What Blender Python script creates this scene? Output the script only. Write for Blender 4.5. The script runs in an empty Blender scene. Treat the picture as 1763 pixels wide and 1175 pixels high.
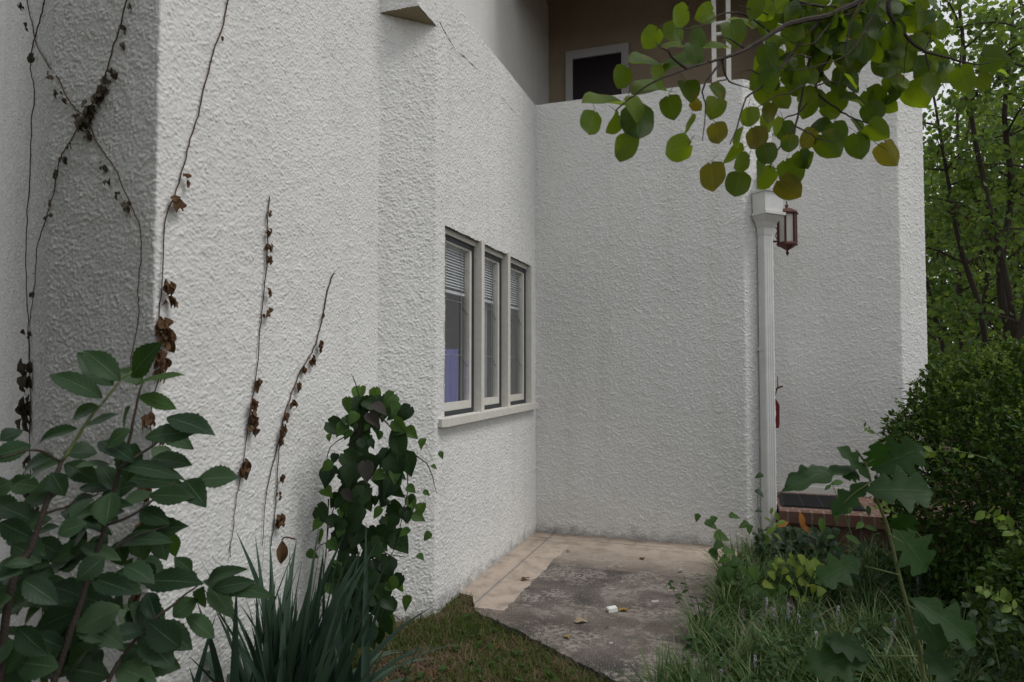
import bpy, math, random
import numpy as np
from mathutils import Vector
R = math.radians
rng = np.random.default_rng(7)
random.seed(7)
scene = bpy.context.scene
COL = scene.collection

# ------------------------------------------------------------ camera, sky, sun
PSI, PITCH, FPX = R(18.7), R(2.1), 1175.3
EYE = np.array([0.0, 0.0, 1.6])
cam = bpy.data.cameras.new("camera")
cam.lens = 24; cam.sensor_width = 36; cam.clip_start = 0.05; cam.clip_end = 500
cam.dof.use_dof = True; cam.dof.focus_distance = 4.8; cam.dof.aperture_fstop = 5.0
camo = bpy.data.objects.new("camera", cam); COL.objects.link(camo)
camo.location = EYE; camo.rotation_euler = (R(90) + PITCH, 0, PSI)
scene.camera = camo

SUN_AZ, SUN_EL = R(88), R(58)          # azimuth clockwise from +Y
w = bpy.data.worlds.new("World"); scene.world = w; w.use_nodes = True
nt = w.node_tree; nt.nodes.clear()
sky = nt.nodes.new("ShaderNodeTexSky"); sky.sky_type = 'NISHITA'; sky.sun_disc = False
sky.sun_elevation = SUN_EL; sky.sun_rotation = SUN_AZ; sky.dust_density = 3.0; sky.air_density = 1.0
hs = nt.nodes.new("ShaderNodeHueSaturation"); hs.inputs['Saturation'].default_value = 0.30
bg = nt.nodes.new("ShaderNodeBackground"); bg.inputs['Strength'].default_value = 0.12
wo = nt.nodes.new("ShaderNodeOutputWorld")
cl = nt.nodes.new("ShaderNodeMix"); cl.data_type = 'RGBA'; cl.inputs[0].default_value = 0.72      # even cloud deck over the clear sky
cl.inputs[7].default_value = (15.4, 15.8, 16.1, 1)
nt.links.new(sky.outputs[0], hs.inputs['Color']); nt.links.new(hs.outputs[0], cl.inputs[6]); nt.links.new(cl.outputs[2], bg.inputs[0])
nt.links.new(bg.outputs[0], wo.inputs[0])
sl = bpy.data.lights.new("sun", 'SUN'); sl.energy = 3.0; sl.angle = R(22); sl.color = (1, 0.975, 0.94)
so = bpy.data.objects.new("sun", sl); COL.objects.link(so)
sd = Vector((math.sin(SUN_AZ) * math.cos(SUN_EL), math.cos(SUN_AZ) * math.cos(SUN_EL), math.sin(SUN_EL)))
so.rotation_euler = (-sd).to_track_quat('-Z', 'Y').to_euler(); so.location = sd * 30
scene.view_settings.view_transform = 'Standard'; scene.view_settings.look = 'None'
scene.view_settings.gamma = 1; scene.view_settings.exposure = -0.98
scene.view_settings.use_curve_mapping = False
scene.cycles.max_bounces = 8; scene.cycles.transparent_max_bounces = 12

# ------------------------------------------------------------ surveying helpers
RT = np.array([math.cos(PSI), math.sin(PSI), 0])
FW = np.array([-math.sin(PSI) * math.cos(PITCH), math.cos(PSI) * math.cos(PITCH), math.sin(PITCH)])
UP = np.cross(RT, FW)
def ray(px, py): return FW + RT * (px - 881.5) / FPX + UP * (587.5 - py) / FPX
def at(px, py, d): return EYE + d * ray(px, py)
def onX(px, py, X): r = ray(px, py); return EYE + r * ((X - EYE[0]) / r[0])
def onY(px, py, Y): r = ray(px, py); return EYE + r * ((Y - EYE[1]) / r[1])
def onZ(px, py, Z): r = ray(px, py); return EYE + r * ((Z - EYE[2]) / r[2])
def nrm(v): v = np.asarray(v, float); return v / (np.linalg.norm(v) + 1e-12)

# ------------------------------------------------------------ objects and meshes
def tag(o, label=None, cat=None, group=None, kind=None):
    if label: o["label"] = label
    if cat: o["category"] = cat
    if group: o["group"] = group
    if kind: o["kind"] = kind
    return o
def empty(name, loc, label, cat, group=None):
    o = bpy.data.objects.new(name, None); COL.objects.link(o); o.location = [float(c) for c in loc]
    o.empty_display_size = 0.1
    return tag(o, label, cat, group)
def link_mesh(name, V, F, mat, parent=None, smooth=False, UV=None):
    me = bpy.data.meshes.new(name)
    V = np.asarray(V, dtype=np.float32).reshape(-1, 3)
    if parent is not None:
        off = np.array(parent.location, dtype=np.float32)
        pp = parent.parent
        while pp is not None:
            off = off + np.array(pp.location, dtype=np.float32); pp = pp.parent
        V = V - off
    lens = np.array([len(f) for f in F], dtype=np.int32) if not isinstance(F, np.ndarray) else np.full(len(F), F.shape[1], np.int32)
    idx = np.concatenate([np.asarray(f, dtype=np.int32) for f in F]) if not isinstance(F, np.ndarray) else F.astype(np.int32).ravel()
    me.vertices.add(len(V)); me.vertices.foreach_set("co", V.ravel())
    me.loops.add(len(idx)); me.loops.foreach_set("vertex_index", idx)
    me.polygons.add(len(lens))
    me.polygons.foreach_set("loop_start", np.concatenate([[0], np.cumsum(lens)[:-1]]).astype(np.int32))
    if UV is not None:
        uv = me.uv_layers.new(name="UVMap")
        uv.data.foreach_set("uv", np.asarray(UV, dtype=np.float32)[idx].ravel())
    me.update(calc_edges=True); me.validate()
    me.polygons.foreach_set("use_smooth", np.full(len(me.polygons), smooth, dtype=bool))
    if mat: me.materials.append(mat)
    o = bpy.data.objects.new(name, me); COL.objects.link(o)
    if parent is not None: o.parent = parent
    return o
class MB:
    def __init__(s): s.V = []; s.F = []; s.U = []; s.n = 0
    def add(s, V, F, U=None):
        V = np.asarray(V, float).reshape(-1, 3)
        s.V.append(V); s.U.append(np.zeros((len(V), 2)) if U is None else np.asarray(U, float))
        n = s.n
        s.F.extend([tuple(int(i) + n for i in f) for f in F]); s.n += len(V)
    def box(s, x0, x1, y0, y1, z0, z1):
        V = [(x, y, z) for z in (z0, z1) for x, y in ((x0, y0), (x1, y0), (x1, y1), (x0, y1))]
        s.add(V, [(3, 2, 1, 0), (4, 5, 6, 7), (0, 1, 5, 4), (1, 2, 6, 5), (2, 3, 7, 6), (3, 0, 4, 7)])
    def obox(s, c, ax, ay, az, hx, hy, hz):
        c = np.array(c, float); ax, ay, az = map(nrm, (ax, ay, az))
        V = [c + sx * hx * ax + sy * hy * ay + sz * hz * az for sz in (-1, 1) for sx, sy in ((-1, -1), (1, -1), (1, 1), (-1, 1))]
        s.add(V, [(3, 2, 1, 0), (4, 5, 6, 7), (0, 1, 5, 4), (1, 2, 6, 5), (2, 3, 7, 6), (3, 0, 4, 7)])
    def prism(s, poly, z0, z1):
        n = len(poly)
        V = [(p[0], p[1], z0) for p in poly] + [(p[0], p[1], z1) for p in poly]
        s.add(V, [tuple(range(n))[::-1], tuple(range(n, 2 * n))] + [(i, (i + 1) % n, n + (i + 1) % n, n + i) for i in range(n)])
    def tube(s, pts, r0, r1=None, n=6, smooth=3, jit=0.0):
        r1 = r0 if r1 is None else r1
        P = spline(pts, smooth) if smooth > 1 and len(pts) > 2 else np.asarray(pts, float)
        if jit: P = P + rng.normal(0, jit, P.shape)
        m = len(P); T = np.gradient(P, axis=0); V = []
        a = np.array([0.31, 0.52, 0.8])
        for i in range(m):
            t = nrm(T[i]); b = nrm(np.cross(t, a)); c = np.cross(t, b)
            r = r0 + (r1 - r0) * i / (m - 1)
            for k in range(n):
                an = 2 * math.pi * k / n
                V.append(P[i] + r * (math.cos(an) * b + math.sin(an) * c))
        F = [(i * n + k, i * n + (k + 1) % n, (i + 1) * n + (k + 1) % n, (i + 1) * n + k) for i in range(m - 1) for k in range(n)]
        F += [tuple(range(n))[::-1], tuple((m - 1) * n + k for k in range(n))]
        s.add(V, F)
    def lathe(s, c, prof, n=6, rot=0.0):
        V = []
        for r, z in prof:
            for k in range(n):
                an = rot + 2 * math.pi * k / n
                V.append((c[0] + r * math.cos(an), c[1] + r * math.sin(an), c[2] + z))
        m = len(prof)
        F = [(i * n + k, i * n + (k + 1) % n, (i + 1) * n + (k + 1) % n, (i + 1) * n + k) for i in range(m - 1) for k in range(n)]
        F += [tuple(range(n))[::-1], tuple((m - 1) * n + k for k in range(n))]
        s.add(V, F)
    def build(s, name, mat, parent=None, smooth=False):
        return link_mesh(name, np.concatenate(s.V), s.F, mat, parent, smooth, np.concatenate(s.U))
def spline(pts, k=4):
    P = np.asarray(pts, float); out = []
    Q = np.vstack([2 * P[0] - P[1], P, 2 * P[-1] - P[-2]])
    for i in range(1, len(Q) - 2):
        for j in range(k):
            t = j / k
            out.append(0.5 * ((2 * Q[i]) + (-Q[i - 1] + Q[i + 1]) * t + (2 * Q[i - 1] - 5 * Q[i] + 4 * Q[i + 1] - Q[i + 2]) * t * t + (-Q[i - 1] + 3 * Q[i] - 3 * Q[i + 1] + Q[i + 2]) * t ** 3))
    out.append(P[-1]); return np.array(out)

# ------------------------------------------------------------ materials
class NT:
    def __init__(s, name):
        s.m = bpy.data.materials.new(name); s.m.use_nodes = True
        s.t = s.m.node_tree; s.t.nodes.clear()
        s.out = s.t.nodes.new("ShaderNodeOutputMaterial")
    def n(s, typ, ins=None, **kw):
        nd = s.t.nodes.new(typ)
        for k, v in kw.items(): setattr(nd, k, v)
        for k, v in (ins or {}).items():
            if isinstance(v, bpy.types.NodeSocket): s.t.links.new(v, nd.inputs[k])
            else: nd.inputs[k].default_value = v
        return nd
    def l(s, a, b): s.t.links.new(a, b)
    def noise(s, scale, detail=4, rough=0.55, vec=None, dist=0.0):
        i = {'Scale': scale, 'Detail': detail, 'Roughness': rough, 'Distortion': dist}
        i['Vector'] = vec if vec is not None else s.coord()
        return s.n("ShaderNodeTexNoise", i).outputs['Fac']
    def coord(s):
        if not hasattr(s, 'c'): s.c = s.n("ShaderNodeTexCoord").outputs['Object']
        return s.c
    def ramp(s, fac, stops):
        r = s.n("ShaderNodeValToRGB", {'Fac': fac}); e = r.color_ramp.elements
        while len(e) < len(stops): e.new(0.5)
        for q, (p, c) in zip(e, stops):
            q.position = p; q.color = tuple(c) + (1,) if not np.isscalar(c) else (c, c, c, 1)
        return r.outputs['Color']
    def math(s, op, a, b=0.0, clamp=False):
        return s.n("ShaderNodeMath", {0: a, 1: b}, operation=op, use_clamp=clamp).outputs[0]
    def mix(s, fac, a, b, mode='MIX'):
        nd = s.n("ShaderNodeMix", data_type='RGBA', blend_type=mode)
        for k, v in ((0, fac), (6, a), (7, b)):
            if isinstance(v, bpy.types.NodeSocket): s.l(v, nd.inputs[k])
            else: nd.inputs[k].default_value = v if k == 0 else (tuple(v) + (1,) if len(v) == 3 else v)
        return nd.outputs[2]
    def bsdf(s, color, rough=0.8, bump=None, dist=0.005, strength=1.0, spec=0.3, metal=0.0, coat=0.0):
        p = s.n("ShaderNodeBsdfPrincipled", {'Metallic': metal, 'Specular IOR Level': spec, 'Coat Weight': coat})
        for k, v in (('Base Color', color), ('Roughness', rough)):
            if isinstance(v, bpy.types.NodeSocket): s.l(v, p.inputs[k])
            else: p.inputs[k].default_value = (tuple(v) + (1,)) if k == 'Base Color' else v
        if bump is not None:
            b = s.n("ShaderNodeBump", {'Height': bump, 'Distance': dist, 'Strength': strength})
            s.l(b.outputs[0], p.inputs['Normal'])
        s.l(p.outputs[0], s.out.inputs[0]); return s.m

def stucco(name, base, warm, bump_d=0.0, streak=True):
    t = NT(name)
    n1 = t.noise(1.3, 5, 0.6); n2 = t.noise(9, 5, 0.7); n3 = t.noise(120, 3, 0.6)
    c = t.mix(t.ramp(n1, [(0.35, 0.0), (0.7, 1.0)]), base, warm)
    c = t.mix(t.ramp(n2, [(0.52, 0.0), (0.8, 0.35)]), c, tuple(x * 0.80 for x in base))
    c = t.mix(t.ramp(n3, [(0.3, 0.35), (0.5, 0.0)]), c, tuple(x * 0.62 for x in base))
    mp = t.n("ShaderNodeMapping", {'Vector': t.coord(), 'Scale': (5.0, 5.0, 0.35)})
    c = t.mix(t.ramp(t.noise(1.0, 5, 0.65, mp.outputs[0]), [(0.48, 0.0), (0.75, 0.28)]), c, tuple(x * q for x, q in zip(base, (0.72, 0.70, 0.65))))
    sep = t.n("ShaderNodeSeparateXYZ", {0: t.coord()})
    if streak:   # splash-back dirt and algae just above the ground
        zz = t.math('MULTIPLY_ADD', n2, 0.35); t.t.nodes[-1].inputs[2].default_value = 0
        low = t.math('SUBTRACT', sep.outputs[2], zz)
        c = t.mix(t.ramp(low, [(0.0, 0.75), (0.17, 0.0)]) if False else t.n("ShaderNodeMapRange", {'Value': low, 1: -0.27, 2: -0.08, 3: 0.85, 4: 0.0}).outputs[0], c, (0.10, 0.09, 0.075))
    v = t.n("ShaderNodeTexVoronoi", {'Vector': t.coord(), 'Scale': 62.0, 'Smoothness': 0.6}, feature='SMOOTH_F1').outputs['Distance']
    h = t.math('ADD', t.math('MULTIPLY', v, -1.0), t.math('MULTIPLY', t.noise(210, 3, 0.65), 1.0))
    return t.bsdf(c, 0.92, h, 0.005 if bump_d == 0 else bump_d, 0.5, spec=0.15)
def simple(name, col, rough=0.6, var=0.25, scale=12, bump=0.0, spec=0.3, metal=0.0):
    t = NT(name); n = t.noise(scale, 5, 0.65)
    c = t.mix(n, tuple(x * (1 - var) for x in col), tuple(min(1, x * (1 + var)) for x in col))
    return t.bsdf(c, rough, t.noise(scale * 6, 3) if bump else None, bump or 0.001, 1.0, spec, metal)
def leafmat(name, cols, trans, gloss=0.35, veins=0.0, spots=None, tw=0.45):
    t = NT(name)
    isl = t.n("ShaderNodeNewGeometry").outputs['Random Per Island']
    k = len(cols)
    if k == 1: cols = [cols[0], cols[0]]; k = 2
    c = t.ramp(isl, [(i / (k - 1) if k > 1 else 0, cols[i]) for i in range(k)])
    nz = t.noise(22, 3, 0.6)
    c = t.mix(0.35, c, t.mix(nz, (0.35, 0.35, 0.35), (1, 1, 1)), 'MULTIPLY')
    uv = t.n("ShaderNodeUVMap").outputs[0]
    bump = None
    if veins:
        sp = t.n("ShaderNodeSeparateXYZ", {0: uv})
        av = t.math('ABSOLUTE', sp.outputs[1])
        q = t.math('SUBTRACT', sp.outputs[0], t.math('MULTIPLY', av, 0.28))
        fr = t.math('ABSOLUTE', t.math('SUBTRACT', t.math('FRACT', t.math('MULTIPLY', q, 8.0)), 0.5))
        vein = t.n("ShaderNodeMapRange", {'Value': fr, 1: 0.07, 2: 0.0, 3: 0.0, 4: 1.0}).outputs[0]
        mid = t.n("ShaderNodeMapRange", {'Value': av, 1: 0.075, 2: 0.03, 3: 0.0, 4: 1.0}).outputs[0]
        vm = t.math('MAXIMUM', t.math('MULTIPLY', vein, 0.6), mid)
        c = t.mix(t.math('MULTIPLY', vm, veins), c, tuple(min(1, x * 2.0 + 0.03) for x in cols[-1]))
        bump = t.math('SUBTRACT', 1.0, vm)
    if spots:
        s1 = t.ramp(t.noise(14, 4, 0.7), [(0.60, 0.0), (0.68, 1.0)])
        s2 = t.math('MULTIPLY', s1, t.math('GREATER_THAN', t.math('FRACT', t.math('MULTIPLY', isl, 17.3)), 0.45))
        c = t.mix(t.math('MULTIPLY', s2, 0.8), c, spots)
    p = t.n("ShaderNodeBsdfPrincipled", {'Base Color': c, 'Roughness': min(1, gloss + .12), 'Specular IOR Level': 0.22})
    if bump is not None:
        b = t.n("ShaderNodeBump", {'Height': bump, 'Distance': 0.002, 'Strength': 0.5}); t.l(b.outputs[0], p.inputs['Normal'])
    tr = t.n("ShaderNodeBsdfTranslucent", {'Color': t.mix(1.0, t.mix(0.8, c, trans + (1,)), t.mix(t.math('FRACT', t.math('MULTIPLY', isl, 7.7)), (0.30, 0.34, 0.45), (1.12, 1.05, 0.9)), 'MULTIPLY')})
    mx = t.n("ShaderNodeMixShader", {0: tw, 1: p.outputs[0], 2: tr.outputs[0]})
    t.l(mx.outputs[0], t.out.inputs[0]); return t.m

M = {}
M['stucco'] = stucco('white stucco', (0.70, 0.695, 0.685), (0.74, 0.735, 0.72))
M['stucco_fine'] = stucco('white stucco, upper', (0.68, 0.675, 0.66), (0.72, 0.715, 0.70), 0.008)
M['stucco_shade_tint'] = stucco('balcony stucco tinted for shade', (0.30, 0.24, 0.175), (0.34, 0.275, 0.20), 0.006, False)  # dark tan tint paints the recess's deep shade onto white stucco
M['soffit'] = stucco('stained soffit stucco', (0.30, 0.25, 0.16), (0.25, 0.21, 0.14), 0.006, False)
M['white'] = simple('white paint', (0.70, 0.69, 0.66), 0.5, 0.10, 9)
M['spout'] = simple('white enamel gutter', (0.60, 0.60, 0.59), 0.4, 0.30, 4)
M['trim'] = simple('weathered white paint', (0.60, 0.58, 0.53), 0.6, 0.18, 16, 0.001)
M['dark'] = simple('charcoal metal', (0.035, 0.038, 0.045), 0.45, 0.2)
M['black'] = simple('black', (0.012, 0.011, 0.012), 0.5)
M['doorglass'] = simple('dark door panel', (0.014, 0.008, 0.012), 0.35, 0.3, 4)
M['grayframe'] = simple('grey door frame', (0.42, 0.42, 0.42), 0.6, 0.1)
M['room'] = simple('room wall', (0.4, 0.4, 0.4), 0.9)
M['blind'] = simple('white blind', (0.85, 0.86, 0.88), 0.6, 0.03)
M['violet'] = simple('violet cloth', (0.15, 0.14, 0.42), 0.9, 0.3, 6)
M['greycloth'] = simple('grey curtain', (0.30, 0.31, 0.35), 0.9, 0.2, 6)
M['lead'] = simple('lead came', (0.26, 0.26, 0.26), 0.5)
M['lantern'] = simple('oxide red metal', (0.085, 0.027, 0.020), 0.5, 0.35, 30)
M['frost'] = simple('frosted glass', (0.58, 0.57, 0.53), 0.35, 0.08)
M['red'] = simple('dark red paint', (0.13, 0.012, 0.014), 0.5, 0.2)
M['mat'] = simple('black rubber', (0.018, 0.018, 0.020), 0.7)
M['bark'] = simple('dark bark', (0.045, 0.035, 0.028), 0.9, 0.4, 30, 0.004)
M['twig'] = simple('brown vine stem', (0.075, 0.042, 0.030), 0.9, 0.3, 40)
M['greenstem'] = simple('green stem', (0.10, 0.12, 0.045), 0.7, 0.3, 20)
M['paper'] = simple('white card', (0.78, 0.78, 0.76), 0.6, 0.05)
M['lilac'] = simple('lilac petals', (0.50, 0.45, 0.58), 0.8, 0.25, 60)
def glassmat():
    t = NT('window glass')
    b = t.n("ShaderNodeBump", {'Height': t.noise(16, 3, 0.6), 'Distance': 0.004, 'Strength': 0.35})
    g = t.n("ShaderNodeBsdfGlossy", {'Color': (0.9, 0.92, 0.95, 1), 'Roughness': 0.03, 'Normal': b.outputs[0]})
    tr = t.n("ShaderNodeBsdfTransparent", {'Color': (0.93, 0.95, 0.96, 1)})
    lw = t.n("ShaderNodeLayerWeight", {'Blend': 0.5, 'Normal': b.outputs[0]}).outputs['Facing']      # two panes of glass, both sides alike
    f = t.math('MULTIPLY_ADD', t.math('POWER', lw, 2.5), 0.62); t.t.nodes[-1].inputs[2].default_value = 0.13
    mx = t.n("ShaderNodeMixShader", {0: f, 1: tr.outputs[0], 2: g.outputs[0]})
    t.l(mx.outputs[0], t.out.inputs[0]); return t.m
M['glass'] = glassmat()
def brickmat():
    t = NT('red brick')
    mp = t.n("ShaderNodeMapping", {'Vector': t.coord()})
    b = t.n("ShaderNodeTexBrick", {'Vector': mp.outputs[0], 'Color1': (0.13, 0.065, 0.05, 1), 'Color2': (0.19, 0.105, 0.08, 1),
        'Mortar': (0.21, 0.185, 0.16, 1), 'Scale': 1.0, 'Mortar Size': 0.008, 'Brick Width': 0.095, 'Row Height': 0.21, 'Bias': 0.0})
    b.offset = 0.5
    c = t.mix(t.ramp(t.noise(14, 5, 0.7), [(0.45, 0.0), (0.7, 0.6)]), b.outputs[0], (0.10, 0.075, 0.06))
    return t.bsdf(c, 0.9, t.math('ADD', t.math('MULTIPLY', b.outputs[1], -1.0), t.math('MULTIPLY', t.noise(60), 0.5)), 0.006, 0.8, 0.15)
M['brick'] = brickmat()
def patiomat():
    t = NT('patio concrete')
    sp = t.n("ShaderNodeSeparateXYZ", {0: t.coord()}); X, Y = sp.outputs[0], sp.outputs[1]
    nA = t.noise(7, 6, 0.65); nB = t.noise(2.0, 5, 0.6); nC = t.noise(110, 3, 0.7); nD = t.noise(28, 5, 0.7)
    beige = t.mix(nB, (0.39, 0.315, 0.255), (0.50, 0.425, 0.36))
    beige = t.mix(t.ramp(nA, [(0.46, 0.0), (0.66, 0.75)]), beige, (0.22, 0.18, 0.15))
    beige = t.mix(t.ramp(nC, [(0.33, 0.5), (0.45, 0.0)]), beige, (0.22, 0.18, 0.15))
    dark = t.mix(t.ramp(nB, [(0.38, 0.0), (0.62, 1.0)]), (0.048, 0.043, 0.040), (0.14, 0.118, 0.104))
    nE = t.noise(3.4, 7, 0.72)
    dark = t.mix(t.math('MULTIPLY', t.ramp(nD, [(0.46, 0.0), (0.54, 1.0)]), t.ramp(nE, [(0.46, 0.0), (0.54, 1.0)])), dark, (0.28, 0.245, 0.22))
    dark = t.mix(t.ramp(t.noise(0.9, 3, 0.5), [(0.45, 0.0), (0.65, 0.55)]), dark, (0.16, 0.125, 0.10))
    dark = t.mix(t.ramp(nC, [(0.56, 0.0), (0.64, 0.8)]), dark, (0.34, 0.32, 0.30))
    dark = t.mix(t.ramp(nA, [(0.5, 0.0), (0.75, 0.75)]), dark, (0.055, 0.05, 0.047))
    # the render coat: beige along both walls, worn to dark concrete in the middle
    wob = t.math('MULTIPLY', t.math('SUBTRACT', nA, 0.5), 0.10)
    mx = t.math('LESS_THAN', t.math('ADD', X, wob), -1.50)
    fade = t.math('MULTIPLY', t.math('SUBTRACT', nA, 0.5), 0.9)
    my = t.n("ShaderNodeMapRange", {'Value': t.math('ADD', Y, fade), 1: 5.38, 2: 6.05, 3: 0.12, 4: 1.0}).outputs[0]
    my = t.math('MULTIPLY', my, t.math('GREATER_THAN', t.math('ADD', Y, t.math('MULTIPLY', wob, 0.3)), 5.38))
    near = t.math('GREATER_THAN', t.math('ADD', Y, t.math('MULTIPLY', wob, 0.7)), 4.27)
    mask = t.math('MAXIMUM', t.math('MULTIPLY', mx, near), my)
    c = t.mix(mask, dark, beige)
    ring = t.n("ShaderNodeVectorMath", {0: t.coord(), 1: (-0.60, 4.72, 0)}, operation='DISTANCE').outputs['Value']
    rr = t.math('ABSOLUTE', t.math('SUBTRACT', t.math('ADD', ring, t.math('MULTIPLY', wob, 0.8)), 0.30))
    c = t.mix(t.n("ShaderNodeMapRange", {'Value': rr, 1: 0.05, 2: 0.0, 3: 0.0, 4: 0.35}).outputs[0], c, (0.30, 0.27, 0.25))
    cr = t.math('ABSOLUTE', t.math('ADD', t.math('ADD', X, t.math('MULTIPLY', wob, 0.25)), 1.735))
    c = t.mix(t.n("ShaderNodeMapRange", {'Value': cr, 1: 0.016, 2: 0.004, 3: 0.0, 4: 0.65}).outputs[0], c, (0.15, 0.15, 0.16))
    cr2 = t.math('ABSOLUTE', t.math('SUBTRACT', t.math('ADD', Y, t.math('MULTIPLY', wob, 0.6)), 6.20))
    c = t.mix(t.n("ShaderNodeMapRange", {'Value': cr2, 1: 0.012, 2: 0.003, 3: 0.0, 4: 0.7}).outputs[0], c, (0.16, 0.11, 0.085))
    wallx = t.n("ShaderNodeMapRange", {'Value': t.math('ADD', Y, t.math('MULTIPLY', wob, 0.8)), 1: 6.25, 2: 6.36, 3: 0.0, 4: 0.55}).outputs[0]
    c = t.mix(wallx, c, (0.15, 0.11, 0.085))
    h = t.math('ADD', t.math('MULTIPLY', mask, 1.2), t.math('ADD', nC, nD))
    return t.bsdf(c, 0.9, h, 0.003, 0.8, 0.2)
M['patio'] = patiomat()
def soilmat():
    t = NT('dry soil and thatch')
    c = t.mix(t.noise(3, 6, 0.65), (0.085, 0.062, 0.045), (0.17, 0.125, 0.088))
    c = t.mix(t.ramp(t.noise(40, 5, 0.7), [(0.45, 0.0), (0.7, 0.8)]), c, (0.055, 0.042, 0.03))
    c = t.mix(t.ramp(t.noise(1.1, 4), [(0.45, 0.0), (0.65, 0.5)]), c, (0.055, 0.065, 0.025))
    return t.bsdf(c, 0.95, t.noise(45, 6, 0.7), 0.03, 1.0, 0.1)
M['soil'] = soilmat()
M['redbud'] = leafmat('redbud leaf', [(0.022, 0.055, 0.014), (0.038, 0.085, 0.014), (0.055, 0.11, 0.014), (0.10, 0.145, 0.016)], (0.33, 0.48, 0.012), 0.38, 0.22, (0.20, 0.075, 0.015), 0.52)
M['redbud_far'] = leafmat('redbud leaf, further trees', [(0.05, 0.105, 0.028), (0.08, 0.15, 0.036), (0.13, 0.21, 0.06)], (0.34, 0.50, 0.07), 0.35, 0, None, 0.45)
M['backleaf'] = leafmat('distant leaf', [(0.05, 0.105, 0.03), (0.075, 0.14, 0.038), (0.11, 0.18, 0.055)], (0.30, 0.45, 0.06), 0.5, 0, None, 0.4)
M['pod'] = simple('dry seed pod', (0.055, 0.030, 0.024), 0.8, 0.4, 30)
M['sapleaf'] = leafmat('sapling leaf', [(0.018, 0.042, 0.021), (0.026, 0.056, 0.027), (0.040, 0.080, 0.036), (0.085, 0.14, 0.072)], (0.09, 0.22, 0.012), 0.36, 0.22, None, 0.28)
M['vineleaf'] = leafmat('creeper leaf', [(0.014, 0.034, 0.014), (0.019, 0.046, 0.016), (0.028, 0.06, 0.018)], (0.05, 0.13, 0.012), 0.36, 0.2, None, 0.25)
M['freshleaf'] = leafmat('fresh creeper leaf', [(0.05, 0.11, 0.03), (0.075, 0.15, 0.035)], (0.15, 0.30, 0.03), 0.45, 0.3, None, 0.45)
M['strap'] = leafmat('strap leaf', [(0.034, 0.068, 0.050), (0.052, 0.098, 0.068), (0.10, 0.15, 0.105)], (0.05, 0.11, 0.02), 0.34, 0, None, 0.2)
M['oakleaf'] = leafmat('lobed leaf', [(0.018, 0.048, 0.014), (0.026, 0.065, 0.016)], (0.06, 0.19, 0.01), 0.4, 0.2, None, 0.35)
M['privet'] = leafmat('privet leaf', [(0.030, 0.066, 0.013), (0.048, 0.10, 0.018), (0.075, 0.14, 0.024)], (0.10, 0.20, 0.015), 0.3, 0, None, 0.3)
M['shoot'] = leafmat('privet shoot leaf', [(0.10, 0.17, 0.03), (0.14, 0.22, 0.04), (0.17, 0.25, 0.05)], (0.22, 0.38, 0.04), 0.42, 0, None, 0.4)
M['weedleaf'] = leafmat('weed leaf', [(0.035, 0.075, 0.025), (0.05, 0.10, 0.03)], (0.10, 0.20, 0.03), 0.5, 0.3, None, 0.35)
M['yellowleaf'] = leafmat('yellow green leaf', [(0.09, 0.15, 0.022), (0.17, 0.22, 0.03)], (0.32, 0.42, 0.03), 0.5, 0.3, None, 0.4)
M['liriope'] = leafmat('liriope blade', [(0.035, 0.085, 0.02), (0.06, 0.125, 0.032), (0.10, 0.165, 0.055), (0.26, 0.29, 0.16)], (0.12, 0.24, 0.03), 0.36, 0, None, 0.25)
M['grass'] = leafmat('lawn blade', [(0.055, 0.10, 0.02), (0.08, 0.13, 0.025), (0.12, 0.15, 0.035)], (0.15, 0.25, 0.02), 0.5, 0, None, 0.35)
M['straw'] = leafmat('dry grass', [(0.20, 0.135, 0.085), (0.26, 0.19, 0.12), (0.14, 0.095, 0.06)], (0.2, 0.15, 0.08), 0.8, 0, None, 0.2)
M['deadleaf'] = leafmat('dry brown leaf', [(0.10, 0.055, 0.028), (0.16, 0.09, 0.045), (0.075, 0.04, 0.025)], (0.16, 0.08, 0.03), 0.7, 0.2, None, 0.2)
M['greydead'] = leafmat('withered grey leaf', [(0.085, 0.072, 0.055), (0.14, 0.115, 0.08)], (0.08, 0.06, 0.04), 0.8, 0, None, 0.1)
M['orangeleaf'] = leafmat('orange turned leaf', [(0.30, 0.11, 0.025), (0.36, 0.15, 0.03)], (0.4, 0.15, 0.02), 0.6, 0.3, None, 0.3)
M['paleleaf'] = leafmat('pale dry leaf', [(0.36, 0.28, 0.19)], (0.4, 0.3, 0.2), 0.8, 0.3, None, 0.1)
M['tanleaf'] = leafmat('yellow fallen leaf', [(0.34, 0.22, 0.04)], (0.4, 0.25, 0.03), 0.7, 0.3, None, 0.1)

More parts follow.
